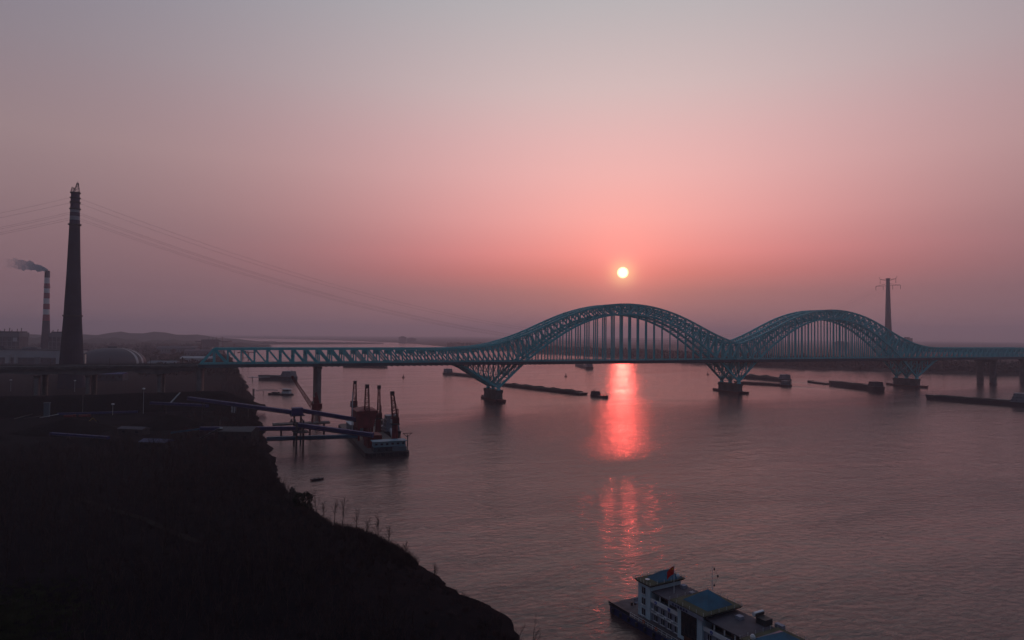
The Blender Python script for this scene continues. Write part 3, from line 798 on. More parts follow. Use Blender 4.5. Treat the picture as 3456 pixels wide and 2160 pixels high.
bd = thing('silo', 'pale blue-white upright box silo in the yard, left', 'silo', (-103, -84, 6.3))
MB().b6(-1.8, 1.8, -1.8, 1.8, 0, 11.5).build('wall', plantm, bd); MB().b6(-2.1, 2.1, -2.1, 2.1, 11.5, 12).build('roof', plantm, bd)
def lamp(loc, h, label, wide=False):
    t = thing('lamp_post', label, 'lamp post', loc, 0, 'lamp posts in the coal yard')
    MB().tube([(0, 0, 0), (0, 0, h)], [.2, .12], 8).build('pole', hallm, t)
    MB().lathe([(.2, h-.2), (1.2, h+.3), (1.1, h+.9), (.3, h+1.2)], 12).build('lamp_head', lampm, t)
lamp((-58, -88, 6), 9.5, 'lamp post with a bright round head in front of the coal heap')
lamp((-37, -84, 6), 21, 'tallest lamp post, its thin pole crossing the coal heap top')
lamp((-135, 166, 6), 12.5, 'lamp post under the viaduct near the tall tower')
lamp((-199, 186, 6), 13.0, 'lamp post under the viaduct at the left edge')
def excavator(loc, rz, label, m_):
    t = thing('excavator', label, 'excavator', loc, rz)
    for y in (-1.2, 1.2): MB().b6(-2, 2, y-.35, y+.35, 0, .9).build('track', steel_d, t)
    bo = MB().b6(-2.2, 1.3, -1.4, 1.4, .95, 2.4).build('body', m_, t); MB().b6(-.2, 1.4, .3, 1.5, 2.4, 3.4).build('cab', glass, t)
    MB().bar((1.2, 0, 2), (4.2, 0, 4.8), .5).bar((4.2, 0, 4.8), (6.6, 0, 2.2), .4).build('arm', m_, t); MB().b6(6, 7.2, -.6, .6, 1, 2.2).build('bucket', steel_d, t)
excavator((-66, -141, 6.6), R(30), 'small yellow excavator on the coal yard', yellow)
def truck(loc, rz, label, m_):
    t = thing('dump_truck', label, 'truck', loc, rz)
    for x in (-3, -1.6, 2.6):
        for y in (-1.1, 1.1): MB().tube([(x, y-.2, .55), (x, y+.2, .55)], .55, 10).build('wheel', steel_d, t)
    MB().b6(-4, 1.6, -1.25, 1.25, 1.1, 2.7).build('dump_bed', m_, t); MB().b6(1.8, 3.9, -1.2, 1.2, .7, 3.0).build('cab', m_, t); MB().b6(3.88, 3.95, -1, 1, 1.9, 2.7).build('windscreen', glass, t)
truck((-86, -92, 6.3), R(5), 'red dump truck at the left end of the low blue conveyor', red_p)
truck((-76, -93, 6.3), R(-4), 'second red dump truck just right of the first', red_p)
shed((-8, -262, 6.5), (16, 8, 4), R(-30), steel_d, hull_b, 'low dark shed with a blue roof at the bank below the galleries')
shed((36, -262, 5.8), (20, 12, 9), R(-24), steel_d, hull_d, 'dark box building at the bank edge beside the lower gallery')

def pole(x, y, h, label):
    t = thing('utility_pole', label, 'pole', (x, y, 6), 0, 'utility poles in the yard')
    MB().tube([(0, 0, 0), (0, 0, h)], [.22, .13], 7).build('post', conc, t); MB().b6(-1.3, 1.3, -.08, .08, h-.9, h-.7).build('cross_bar', steel_d, t)
pole(-80, -80, 17, 'thin pole in front of the coal heap left of the round lamp')
pole(42, -140, 12, 'thin pole at the right end of the coal heap')
pole(24, -214, 10, 'thin pole among the chutes on the bank')
for k, (x, y, rz) in enumerate(((-112, -88, .3), (-108, -91, -.2), (-100, -90, .15), (-116, -92, .6))):
    o = MB().bar((-6, 0, .3), (6, 0, 1.6+k*.4), .7, .5).build('timber_beam', hallm if k == 2 else conc_d); o.location = (x, y, 6.6+k*.3); o.rotation_euler = (0, 0, rz)
    tag(o, ['grey beam in the debris pile under the pale silo, lowest', 'grey beam lying across the debris pile by the silo', 'palest beam on the debris pile by the silo', 'beam at the left end of the debris pile by the silo'][k], 'beam', 'beams piled by the silo')
shed((-28, -200, 6.5), (18, 7, 4), R(-34), steel_d, roof_g, 'low grey-roofed shed between the yard mounds')
shed((-150, -110, 6.5), (20, 9, 5), R(-10), steel_d, plant_d, 'low dark shed at the left edge of the yard')
# jetty with the red portal crane
jt = thing('jetty', 'low dark jetty platform beneath the red crane beside the pier', 'jetty', (82, -190, -1))
MB().b6(-24, 16, -4, 5, 8.2, 9.3).build('platform', conc_d, jt)
for x in (-18, -8, 2, 12): MB().tube([(x, 0, 0), (x, 0, 8.2)], .7, 8).build('pile', steel_d, jt)
pc = thing('portal_crane', 'red luffing jib crane on the jetty in front of the round bridge pier', 'crane', (88, -190, 8.3))
for x, y in ((-2.6, -2.6), (2.6, -2.6), (2.6, 2.6), (-2.6, 2.6)): MB().bar((x, y, 0), (x*.7, y*.7, 9), .7).build('leg', red_p, pc)
MB().b6(-3, 3, -3, 3, 9, 9.8).b6(-2.8, 4.2, -2.2, 2.2, 9.8, 13.6).build('slewing_house', red_p, pc)
MB().extr([(-1.6, 13.6), (2.6, 13.6), (1.2, 19), (.3, 22.3), (-.7, 21.5), (-.5, 18.5), (-2.6, 18.2), (-1.8, 17.4)], -1.1, 1.1).build('a_frame', red_p, pc)
lattice(MB(), (-2.8, 0, 11.5), (-16.5, 0, 33), 2.6, 1.3, 14, .26, .44).build('jib', red_dk, pc)
MB().b6(-17.6, -15.9, -.6, .6, 32.6, 34.4).build('jib_head', red_p, pc)
MB().bar((-.3, 0, 22), (-16, 0, 33.6), .09).build('luffing_rope', steel_d, pc)
MB().bar((-17, 0, 32.6), (-17, 0, 3.4), .07).build('hoist_rope', steel_d, pc)
MB().add([(-18.2, -.8, .6), (-15.8, -.8, .6), (-17, 0, 3.4), (-15.8, .8, .6), (-18.2, .8, .6)], [(0, 1, 2), (1, 3, 2), (3, 4, 2), (4, 0, 2), (4, 3, 1, 0)]).build('grab_bucket', steel_d, pc)

# ------------------------------------------------------------------ vessels
def hull_poly(Lh, B, bow=.12, stern=.03):
    return [(-Lh/2, -B/2*.9), (-Lh/2+Lh*stern, -B/2), (Lh/2-Lh*bow, -B/2), (Lh/2-Lh*bow*.4, -B/2*.62), (Lh/2, -B*.12), (Lh/2, B*.12), (Lh/2-Lh*bow*.4, B/2*.62), (Lh/2-Lh*bow, B/2), (-Lh/2+Lh*stern, B/2), (-Lh/2, B/2*.9)]
grey_house = mat('weathered_house_paint', (.24, .27, .31), .65, .2, .4)
def vessel(name, a, b, B, fb, label, cat, hull=hull_d, house=None, cargo_h=0, coam=True, group=None, cargo_m=cargo, bow_b=True, hm=grey_house):
    """a = stern waterline point, b = bow point; house = (length, height) at the stern"""
    a = Vector((a[0], a[1], 0)); b = Vector((b[0], b[1], 0)); d = b-a; Lh = d.length
    t = thing(name, label, cat, (a+b)/2, math.atan2(d.y, d.x), group)
    pl = hull_poly(Lh, B)
    MB().prism([(x*.97, y*.93) for x, y in pl], -.8, fb, pl).build('hull', hull, t)
    MB().prism([(x*.99, y*.98) for x, y in pl], fb+.003, fb+.12).build('deck', hull_d, t)
    if bow_b: MB().prism([(x, y) for x, y in pl[2:8]], fb+.12, fb+1.1).build('forecastle', hull, t)
    x0 = -Lh/2+(house[0]+Lh*.04 if house else Lh*.05); x1 = Lh/2-Lh*.14
    if coam:
        cm = MB()
        cm.b6(x0, x1, -B*.40, -B*.37, fb+.12, fb+1.3); cm.b6(x0, x1, B*.37, B*.40, fb+.12, fb+1.3); cm.b6(x0, x0+.4, -B*.37, B*.37, fb+.12, fb+1.3); cm.b6(x1-.4, x1, -B*.37, B*.37, fb+.12, fb+1.3)
        cm.build('hatch_coaming', hull, t)
    if coam and cargo_h <= 1.0:
        nh = max(3, int((x1-x0)/11))
        for q in range(nh):
            xa = x0+.6+(x1-x0-1.2)*q/nh; xb = x0+.2+(x1-x0-1.2)*(q+1)/nh
            MB().add([(xa, -B*.36, fb+1.0), (xb, -B*.36, fb+1.0), (xb, B*.36, fb+1.0), (xa, B*.36, fb+1.0), (xa, 0, fb+1.9), (xb, 0, fb+1.9)], [(0, 1, 5, 4), (2, 3, 4, 5), (0, 4, 3), (1, 2, 5), (3, 2, 1, 0)]).build('hatch_cover', cargo_m if q % 3 else hull, t)
        cargo_h = 0
    MB().bar((Lh*.43, 0, fb), (Lh*.43, 0, fb+5.5), .2).bar((Lh*.43, -1.2, fb+4), (Lh*.43, 1.2, fb+4), .14).build('foremast', steel_d, t)
    for sd in (-1, 1): MB().b6(-Lh*.4, Lh*.33, sd*B*.475-.04, sd*B*.475+.04, fb+.75, fb+.85).build('deck_rail', steel_d, t)
    if cargo_h:
        vs = []; fs = []; n_ = max(8, int((x1-x0)/5))
        for i in range(n_+1):
            x = x0+.5+(x1-x0-1)*i/n_; e = min(1, i/2, (n_-i)/2)
            hh = cargo_h*e*(.8+.28*math.sin(i*1.05+Lh)+.12*math.sin(i*2.6))
            for f, k in ((-1, 0), (-.55, .75), (0, 1), (.55, .78), (1, 0)): vs.append((x, f*B*.365, fb+.5+hh*k))
        for i in range(n_):
            for k in range(4): q = i*5+k; fs.append((q, q+5, q+6, q+1))
        MB().add(vs, fs).build('cargo', cargo_m, t, smooth=False)
    if house:
        hx0 = -Lh/2+Lh*.02; hl_, hh = house; z = fb+.12; w_ = B*.78; lv = max(2, int(hh/2.6))
        for k in range(lv):
            sh = k*hl_*.07
            h1 = MB().b6(hx0+sh*.4, hx0+hl_-sh, -w_/2+k*.35, w_/2-k*.35, z+.0, z+hh/lv-.12).build('house_tier', hm or (white_p if k else cream), t)
            MB().b6(hx0+sh*.4-.4, hx0+hl_-sh+.5, -w_/2+k*.35-.4, w_/2-k*.35+.4, z+hh/lv-.12, z+hh/lv).build('tier_roof', hm or white_p, h1)
            nw = max(2, int(hl_/3))
            for q in range(nw):
                xx = hx0+sh*.4+1+q*(hl_-sh*1.4-2)/max(1, nw-1)
                for sd in (-1, 1): MB().box((xx, sd*(w_/2-k*.35+.015), z+hh/lv*.55), (.9, .06, .8)).build('window', glass, h1)
            for q in range(3): MB().box((hx0+hl_-sh+.015, -w_*.28+q*w_*.28, z+hh/lv*.55), (.06, 1.1, .8)).build('window', glass, h1)
            z += hh/lv
        MB().bar((hx0+hl_*.5, 0, z), (hx0+hl_*.5, 0, z+4.5), .16).bar((hx0+hl_*.5, -1.4, z+3), (hx0+hl_*.5, 1.4, z+3), .12).build('mast', steel_d, t)
        MB().tube([(hx0+hl_*.2, 0, z-.4), (hx0+hl_*.2, 0, z+1.6)], .55, 8).build('funnel', hull_r, t)
    return t
vessel('barge', (430, 24), (386, 205), 15, 2.4, 'long low barge under tow passing right of the nearest arch pier', 'barge', cargo_h=2.4, coam=True)
vessel('tugboat', (434, 10), (435.5, -22), 8.5, 2.0, 'small dark tugboat leading the long tow, left of the sun glitter', 'tugboat', house=(12, 4.2), coam=False, hm=plant_d)
vessel('cargo_ship', (386, 478), (420, 330), 15, 2.6, 'hazy cargo ship half hidden behind the left V-leg of the arch', 'ship', hull=hull_d, house=(14, 7.5), cargo_h=1.6)
vessel('cargo_ship', (742, 568), (790, 720), 17, 4.6, 'hazy cargo ship just below the deck, left of the sun glitter', 'ship', hull=hull_d, house=(20, 9), cargo_h=2)
vessel('barge', (325, 712), (240, 765), 13, 3, 'low barge barely showing under the deck left of the V-leg', 'barge', cargo_h=1)
vessel('cargo_ship', (872, 132), (862, 240), 16, 3.8, 'hazy loaded cargo ship behind the middle pier, the farther of two', 'ship', house=(13, 7.5), cargo_h=4)
vessel('cargo_ship', (795, 52), (757, 130), 15, 2.0, 'red-hulled low cargo ship right behind the middle pier, the nearer of two', 'ship', hull=hull_r, house=(12, 6), cargo_h=.6)
vessel('cargo_ship', (850, -52), (880, 58), 17, 6.0, 'dark high-sided cargo ship between the middle and the right arch piers', 'ship', house=(14, 6.4), cargo_h=.8, hm=plant_d)
vessel('barge', (884, 64), (893, 112), 12, 2.2, 'low flat barge pushed ahead of the dark high-sided ship', 'barge', coam=False)
vessel('cargo_ship', (829, -250), (804, -150), 15, 4.6, 'dark cargo ship with white wheelhouse entering at the right edge', 'ship', house=(14, 9.5), cargo_h=.8)
def wake(a, d, ln, sp):
    a = Vector((a[0], a[1], 0)); d = Vector((d[0], d[1], 0)).normalized(); n_ = 24
    for sg in (-1, 1):
        sd = Vector((-d.y, d.x, 0))*sg; vs = []; fs = []
        for i in range(n_+1):
            u = i/n_; c = a+d*(ln*u)+sd*(4+sp*u); w_ = 1.6+2.4*u; h = .42*(1-u)*(.75+.25*math.sin(i*2.1))+.02
            for k, z in ((-1, -.12), (-.35, h), (.2, h*.8), (1, -.12)): p = c+sd*(k*w_); vs.append((p.x, p.y, z))
        for i in range(n_):
            for k in range(3): q = i*4+k; fs.append((q, q+4, q+5, q+1))
        struct(MB().add(vs, fs).build('ship_wake', waterm, smooth=True))
wake((850, -56), (-.26, -1), 190, 26); wake((795, 48), (.3, -1), 150, 22); wake((436, -26), (.02, -1), 0.1, 0) if False else None
wake((872, 128), (.1, -1), 120, 16)
def buoy(x, y, label):
    t = thing('buoy', label, 'buoy', (x, y, 0), 0, 'navigation buoys')
    MB().lathe([(1.8, -.6), (2.3, .2), (2.1, 1.0), (.9, 1.5)], 14).build('float', red_p, t)
    MB().lathe([(1.0, 1.5), (.35, 4.6), (.2, 6.6)], 10).build('mast', steel_d, t); MB().b6(-.5, .5, -.5, .5, 4.6, 5.6).build('topmark', red_p, t)
buoy(288, 395, 'small buoy left of the nearest V-leg'); buoy(571, 350, 'small buoy left of the sun glitter below the deck'); buoy(862, 324, 'small buoy just left of the middle pier')
rb = thing('rowing_boat', 'tiny dark empty boat floating near the left bank', 'boat', (73, -350, 0), R(15))
MB().prism([(-3, -.9), (1.4, -1.1), (3.2, 0), (1.4, 1.1), (-3, .9)], -.3, .9, [(-3.2, -1.1), (1.5, -1.3), (3.7, 0), (1.5, 1.3), (-3.2, 1.1)]).build('hull', hull_d, rb)
MB().b6(-1.6, -1.1, -1.05, 1.05, .91, 1.0).b6(.6, 1.1, -1.1, 1.1, .91, 1.0).build('thwart', bark, rb)

# crane pontoon
PW = thing('crane_pontoon', 'big floating coal-unloading pontoon with a red hopper house and teal cabins', 'pontoon', (119, -232, 0), R(90))
pp = [(-69, -12), (-66, -13.6), (64, -13.6), (69, -11), (69, 9), (64, 11.6), (-66, 13), (-69, 11)]
MB().prism(pp, -.8, 2.6).build('hull', hull_d, PW); MB().prism([(x*.995, y*.985) for x, y in pp], 2.603, 2.75).build('deck', steel_d, PW)
# local x = +world y, local y = -world x
fr = MB()
for y in np.arange(-11, 12, 2.6): fr.tube([(-69.2, y, .6), (-69.2, y, 2.2)], .42, 8)
fr.build('tyre_fender_row', steel_d, PW, kind='stuff')
cb = MB().b6(-66, -58, -11.6, 8, 2.75, 5.6).build('cabin_lower', plant_d, PW)
cu = MB().b6(-65.2, -58.5, -11.4, 7.8, 5.6, 8.6).build('cabin_upper', mat('teal_white_cabin', (.16, .30, .37), .6, .12, .5), PW)
MB().b6(-66, -57.5, -12.2, 8.6, 8.6, 8.95).build('cabin_roof', mat('pale_teal_roof', (.10, .25, .33), .5, .1, .5), PW)
for y in np.linspace(-10, 6.4, 6): MB().box((-65.22, y, 7.2), (.08, 1.5, 1.0)).build('window', glass, cu)
for y in np.linspace(-9, 5, 4): MB().box((-66.02, y, 4.0), (.08, 1.2, 1.7)).build('door', glass, cb)
MB().b6(-67.6, -66.2, -11.5, -3, 3, 5.6).build('white_container', plantm, PW)
MB().bar((-66, -12.4, 2.7), (-66, -12.4, 12.5), .45).bar((-66, -12.4, 11), (-66, -9.6, 13.2), .3).bar((-66, -12.4, 11), (-66, -15, 13.2), .3).bar((-66, -15.4, 13.2), (-66, -9.4, 13.2), .3).build('mooring_mast', steel_d, PW)
# red hopper house
hp_ = MB().prism([(-20, 0), (0, 0), (0, 10), (-20, 10)], 11, 22, [(-18, -3), (2, -3), (2, 10.5), (-18, 10.5)]).build('hopper_house', red_p, PW)
MB().add([(-18.6, -3.6, 22), (2.6, -3.6, 22), (2.6, 11.1, 22), (-18.6, 11.1, 22), (-12, 3.5, 23.8), (-3, 3.5, 23.8)], [(0, 1, 5, 4), (2, 3, 4, 5), (0, 4, 3), (1, 2, 5), (3, 2, 1, 0)]).build('hopper_roof', mat('hopper_roof_red', (.20, .03, .035), .6, .2, .3), PW)
for x, y in ((-19, .6), (-1, .6), (-1, 9.4), (-19, 9.4), (-10, .6), (-10, 9.4)): MB().b6(x-.6, x+.6, y-.6, y+.6, 2.75, 11).build('hopper_leg', red_p, PW)
for x in (-16, -9, -2): MB().box((x, -2.9, 18.2), (2.6, 2.0, 3)).build('hopper_panel', hull_r, PW)
MB().b6(18, 40, -4, 9, 2.75, 8).build('pump_house', plantm, PW); MB().b6(17.4, 40.6, -4.6, 9.6, 8, 8.4).build('pump_house_roof', hallm, PW)
MB().b6(-50, -36, 0, 9, 2.75, 10.5).build('transfer_house', red_p, PW)
MB().extr([(-56, 3), (-40, 13), (-38, 11.6), (-54, 2.76)], -9, -7).build('transfer_chute', hallm, PW)
MB().tube([(-6, 11.8, 2.75), (-6, 11.8, 34)], .28, 8).build('light_mast', white_p, PW)
def pontoon_crane(x, y, h, house_z, jibw, label, lean=0.0, cabin=True):
    t = thing('pedestal_crane', label, 'crane', (x, y, 2.75), 0, 'cranes on the unloading pontoon')
    z0 = house_z-2.75; zt_ = h-2.75
    MB().lathe([(2.3, 0), (2.0, z0*.5), (1.8, z0)], 14).build('pedestal', red_p, t)
    MB().b6(-2.5, 2.5, -2.6, 3.0, z0, z0+.7).build('slewing_platform', steel_d, t)
    MB().b6(-2.2, 2.6, -.8, 3.0, z0+.7, z0+4.4).build('machinery_house', red_p, t)
    MB().b6(-2.9, -2.25, -2.2, -.3, z0+1, z0+3.4).build('operator_cab', hallm, t)
    lattice(MB(), (0, -1.8, z0+.7), (lean, -1.2, zt_-1.6), jibw, jibw*.55, 9, .24, .42).build('jib', red_dk, t)
    MB().b6(lean-1.2, lean+1.2, -2.2, -.2, zt_-2.6, zt_).build('jib_head', steel_d, t)
    lattice(MB(), (1.6, 1.4, z0+4.4), (1.9, .9, z0+9.5), 1.4, .6, 3, .14, .22).build('a_frame', red_p, t)
    MB().bar((1.9, .9, z0+9.4), (lean, -1.0, zt_-.5), .09).build('luffing_rope', steel_d, t)
pontoon_crane(117.2, -180, 37.6, 17.5, 3.2, 'leftmost of the four pontoon cranes, square dark jib head', .4)
pontoon_crane(115.2, -247, 39.8, 13.5, 3.6, 'second of the four pontoon cranes, wide lattice jib', 0)
pontoon_crane(129.4, -215, 36.5, 12.0, 2.2, 'third of the four pontoon cranes, narrow open lattice jib', 0)
pontoon_crane(127.5, -280, 37.6, 16.5, 3.2, 'rightmost of the four pontoon cranes, leaning jib over red housing', -2.2)
vessel('cargo_ship', (139, -222), (139, -120), 13, 3.2, 'cargo ship with white wheelhouse moored behind the crane pontoon', 'ship', house=(13, 11), cargo_h=1, cargo_m=coal)

# dock ship and small pontoon left of the round pier
ds = vessel('work_ship', (112, 372), (62, 420), 18, 6, 'grey work ship moored behind the truss, left of the round pier', 'ship', hull=plant_d, house=(20, 8.5), cargo_h=0, coam=True)
jt2 = thing('jetty', 'thin pale jetty on piles reaching from the left bank to the grey work ship', 'jetty', (60, 395, -1))
MB().b6(-14, 34, -2, 2, 5.6, 6.4).build('platform', hallm, jt2); MB().bar((-14, -2, 7.4), (34, -2, 7.4), .14).build('handrail', hallm, jt2)
for x in (-8, 4, 22, 24.5, 31, 33): MB().tube([(x, 0, 0), (x, 0, 5.6)], .55, 8).build('pile', steel_d, jt2)
fp = thing('floating_pontoon', 'small dark floating pontoon with a white wheelhouse behind the red crane', 'pontoon', (81, 135, 0), R(-38))
MB().prism([(-16, -3.8), (14, -3.8), (16.5, 0), (14, 3.8), (-16, 3.8)], -.5, 1.9).build('hull', hull_d, fp)
MB().b6(2, 12, -2.8, 2.8, 1.9, 4.4).build('house', white_p, fp); MB().b6(3, 11, -2.4, 2.4, 4.4, 6.8).build('wheelhouse', plantm, fp); MB().b6(1.6, 12.6, -3.4, 3.4, 6.8, 7.3).build('roof', white_p, fp)
for x in (3.5, 5.5, 7.5, 9.5): MB().box((x+.4, -2.42, 5.7), (1.2, .06, 1.0)).build('window', glass, fp)
MB().b6(-12, -4, -2.4, 2.4, 1.9, 3.2).build('deck_stores', steel_d, fp)
gw = thing('gangway', 'thin arched footbridge from the left bank to the small floating pontoon', 'footbridge', (52, 148, 4))
ga = MB()
for k in range(8):
    x0 = k*3.2; x1 = x0+3.2; z = lambda x: 1.8-.8*((x-12)/12)**2; zc = lambda x: z(x)-1.3+.3*((x-12)/12)**2
    for y in (-.8, .8):
        ga.bar((x0, y, z(x0)), (x1, y, z(x1)), .22); ga.bar((x0, y, zc(x0)), (x1, y, zc(x1)), .22); ga.bar((x0, y, z(x0)), (x1, y, zc(x1)), .14)
ga.build('truss', hallm, gw); MB().b6(-3, -1, -1.4, 1.4, -5, 3).build('abutment', conc_d, gw); MB().tube([(9, 0, -4.6), (9, 0, .2)], .3, 6).build('pile', steel_d, gw)

# ------------------------------------------------------------------ houseboat in the right foreground
# local x runs along the vessel (towards the viewer's side), local y across (away to the right)
HB = thing('houseboat', 'white three-storey houseboat station with blue hipped roofs in the right foreground', 'houseboat', (133.3, -547.8, 0), R(-83.3))
# local +x = along (0.044,-1), local +y = across (1,0.044)
def hb(b, name, m_, parent=None): return b.build(name, m_, parent or HB)
hl2 = MB().prism([(-8.8, -2.4), (-7.6, -3.0), (56, -3.0), (56, 13.4), (-7.6, 13.4), (-8.8, 12.6)], -.7, 1.75)
hb(hl2, 'hull', hull_b); hb(MB().b6(-8.7, 56, -2.9, 13.3, 1.753, 1.9), 'deck', mat('boat_deck', (.11, .10, .11), .85, .3, .6))
for x in np.arange(-6.5, 40, 3.2): hb(MB().tube([(x, -3.15, .55), (x, -3.15, 1.5)], .38, 8), 'tyre_fender', steel_d)
hb(MB().b6(-8.7, -.2, -2.9, -2.7, 1.9, 2.7), 'bulwark', hull_d)
# bow gear
for y in (2, 3.2): hb(MB().tube([(-5, y, 1.9), (-5, y, 2.7)], .32, 8), 'bollard', steel_d)
hb(MB().b6(-4.2, -2.2, 5, 7.6, 1.9, 2.9).b6(-3.6, -2.8, 4, 5, 1.9, 2.5), 'windlass', steel_d)
hb(MB().b6(-7, -6, 6, 9.5, 1.9, 2.35), 'deck_hatch', roof_g)
for x in np.arange(-8.4, -.4, 1.6):
    hb(MB().tube([(x, 13.1, 1.9), (x, 13.1, 2.95)], .05, 6), 'stanchion', white_p)
hb(MB().bar((-8.5, 13.1, 2.95), (0, 13.1, 2.95), .07), 'handrail', white_p)
wallm = mat('houseboat_white_wall', (.52, .66, .73), .65, .10, .5)
greyw = mat('houseboat_grey_wall', (.27, .29, .36), .7, .12, .5)
def window(par, x, z, w_, h_, y, side=-1):
    f_ = MB().box((x, y+side*.05, z), (w_+.24, .12, h_+.24)).build('window_frame', greyw, par)
    MB().box((x, y+side*.125, z), (w_, .05, h_)).build('pane', glass, f_)
    MB().box((x, y+side*.16, z), (.07, .05, h_)).build('mullion', white_p, f_)
    MB().box((x, y+side*.17, z-h_/2-.16), (w_+.4, .26, .1)).build('sill', white_p, f_)
def block_roof(x0, x1, y0, y1, z, hx0, hx1, hy0, hy1, hh, rail=True):
    p_ = hb(MB().prism([(x0+.5, y0+.5), (x1-.5, y0+.5), (x1-.5, y1-.5), (x0+.5, y1-.5)], z, z+.55, [(x0, y0), (x1, y0), (x1, y1), (x0, y1)]), 'roof_slab', olive)
    hb(MB().b6(x0+.4, x1-.4, y0+.4, y1-.4, z+.551, z+.6), 'roof_terrace', mat('roof_terrace_felt', (.085, .090, .055), .85, .2, .6), p_)
    cx, cy = (hx0+hx1)/2, (hy0+hy1)/2; rx, ry = (hx1-hx0)/2, (hy1-hy0)/2; dd = max(0, ry-rx); ee = max(0, rx-ry)
    MB().add([(hx0, hy0, z+.62), (hx1, hy0, z+.62), (hx1, hy1, z+.62), (hx0, hy1, z+.62), (cx-ee, cy-dd, z+.62+hh), (cx+ee+.01, cy+dd+.01, z+.62+hh)],
             [(0, 1, 5, 4) if ee > dd else (0, 1, 4), (1, 2, 5) if ee > dd else (1, 2, 5, 4), (2, 3, 4, 5) if ee > dd else (2, 3, 5), (3, 0, 4) if ee > dd else (3, 0, 4, 5)]).build('hipped_roof', blue_r, p_)
    if rail:
        rr = MB()
        per = [(x0+.2, y0+.2), (x1-.2, y0+.2), (x1-.2, y1-.2), (x0+.2, y1-.2)]
        for k in range(4):
            (ax, ay), (bx, by) = per[k], per[(k+1) % 4]; n_ = 5
            for q in range(n_): rr.tube([(ax+(bx-ax)*q/n_, ay+(by-ay)*q/n_, z+.55), (ax+(bx-ax)*q/n_, ay+(by-ay)*q/n_, z+1.35)], .045, 5)
        rr.build('roof_rail_posts', white_p, p_)
        r2 = MB()
        for k in range(4):
            (ax, ay), (bx, by) = per[k], per[(k+1) % 4]; r2.bar((ax, ay, z+1.0), (bx, by, z+1.0), .035)
        r2.build('roof_rail_wire', steel_d, p_)
    return p_
# end tower
tw1 = hb(MB().b6(0, 4.6, 0, 10.4, 1.9, 10.4), 'end_tower', wallm)
for z in (3.3, 6.0, 8.7): window(tw1, 2.2, z, 1.15, 1.5, 0)
for z in (3.3, 6.0, 8.7):
    f_ = MB().box((-.05, 5.2, z), (.12, 1.6, 1.6)).build('window_frame', greyw, tw1); MB().box((-.12, 5.2, z), (.05, 1.3, 1.3)).build('pane', glass, f_)
block_roof(-.8, 5.6, -.9, 11.2, 10.4, .3, 5.0, 2.6, 10.4, 1.9)
hb(MB().b6(-1.0, -.0, -.5, 1.4, 4.5, 4.7).b6(-1.0, -.9, -.5, 1.4, 4.7, 5.6), 'side_balcony', greyw)
for x in np.arange(.2, 34, 1.7): hb(MB().tube([(x, -2.8, 1.9), (x, -2.8, 2.95)], .045, 5), 'stanchion', white_p)
for z in (2.4, 2.95): hb(MB().bar((.2, -2.8, z), (34, -2.8, z), .05), 'handrail', white_p)
for x in (5.6, 10.2, 24.0, 30.8):
    rg = MB()
    for k in range(12):
        a0, a1 = 2*math.pi*k/12, 2*math.pi*(k+1)/12
        rg.bar((x+.36*math.cos(a0), -2.9, 2.6+.36*math.sin(a0)), (x+.36*math.cos(a1), -2.9, 2.6+.36*math.sin(a1)), .13)
    hb(rg, 'life_ring', mat('life_ring_orange', (.55, .12, .03), .6, .1, 1))
for y0, x1_, y1_ in ((-2.6, -14, -9), (12.8, -15, 20)): hb(MB().bar((-7.5, y0, 2.4), (x1_, y1_, .1), .07), 'mooring_rope', cream)
hb(MB().lathe([(.05, 11.0), (.55, 11.25), (.62, 11.35)], 12, (2.2, 1.2)), 'satellite_dish', white_p)
hb(MB().b6(6.2, 7.4, 8.6, 10, 9.22, 10.0), 'roof_vent', greyw); hb(MB().b6(10.6, 11.6, 7.4, 8.6, 9.22, 9.9), 'roof_vent', greyw); hb(MB().b6(26, 27.4, 6.8, 8.2, 9.22, 9.95), 'roof_vent', greyw)
# white lamp globe near the flag
hb(MB().lathe([(.05, 11.0), (.45, 11.3), (.5, 11.7), (.3, 12.05), (.05, 12.15)], 12, (4.6, 9.4)), 'radar_dome', white_p)
# middle accommodation, two storeys with parapet balcony
mid = hb(MB().b6(4.6, 14.6, .5, 10.6, 1.9, 6.6), 'accommodation', greyw)
hb(MB().b6(4.61, 14.59, .1, .5, 6.6, 7.5), 'balcony_parapet', white_p)
hb(MB().b6(4.61, 14.59, .05, .49, 4.1, 4.32), 'string_course', white_p)
for x in (6.4, 8.9, 11.4, 13.7):
    window(mid, x, 3.1, 1.1, 1.3, .5); window(mid, x, 5.5, 1.1, 1.2, .5)
for x, z in ((5.4, 4.75), (7.6, 4.5), (10.1, 4.5), (12.6, 4.5)):
    ac = MB().box((x, .18, z), (.85, .5, .62)).build('air_conditioner', white_p, mid); MB().tube([(x, -.08, z), (x, -.1, z)], .24, 10).build('fan_grille', greyw, ac)
up1 = hb(MB().b6(4.6, 14.6, 3.0, 10.6, 6.6, 9.0), 'upper_saloon', mat('saloon_dark_wall', (.16, .11, .10), .7, .2, .5))
for x in (6.4, 9.3, 12.2): MB().box((x, 2.96, 7.7), (1.9, .08, 1.6)).build('saloon_window', glass, up1)
for x in (7.4, 10.6, 13.6): hb(MB().b6(x-.12, x+.12, .7, .94, 7.5, 9.0), 'awning_post', white_p)
hb(MB().b6(4.62, 14.58, .4, 10.9, 9.0, 9.22), 'awning_roof', roof_g)
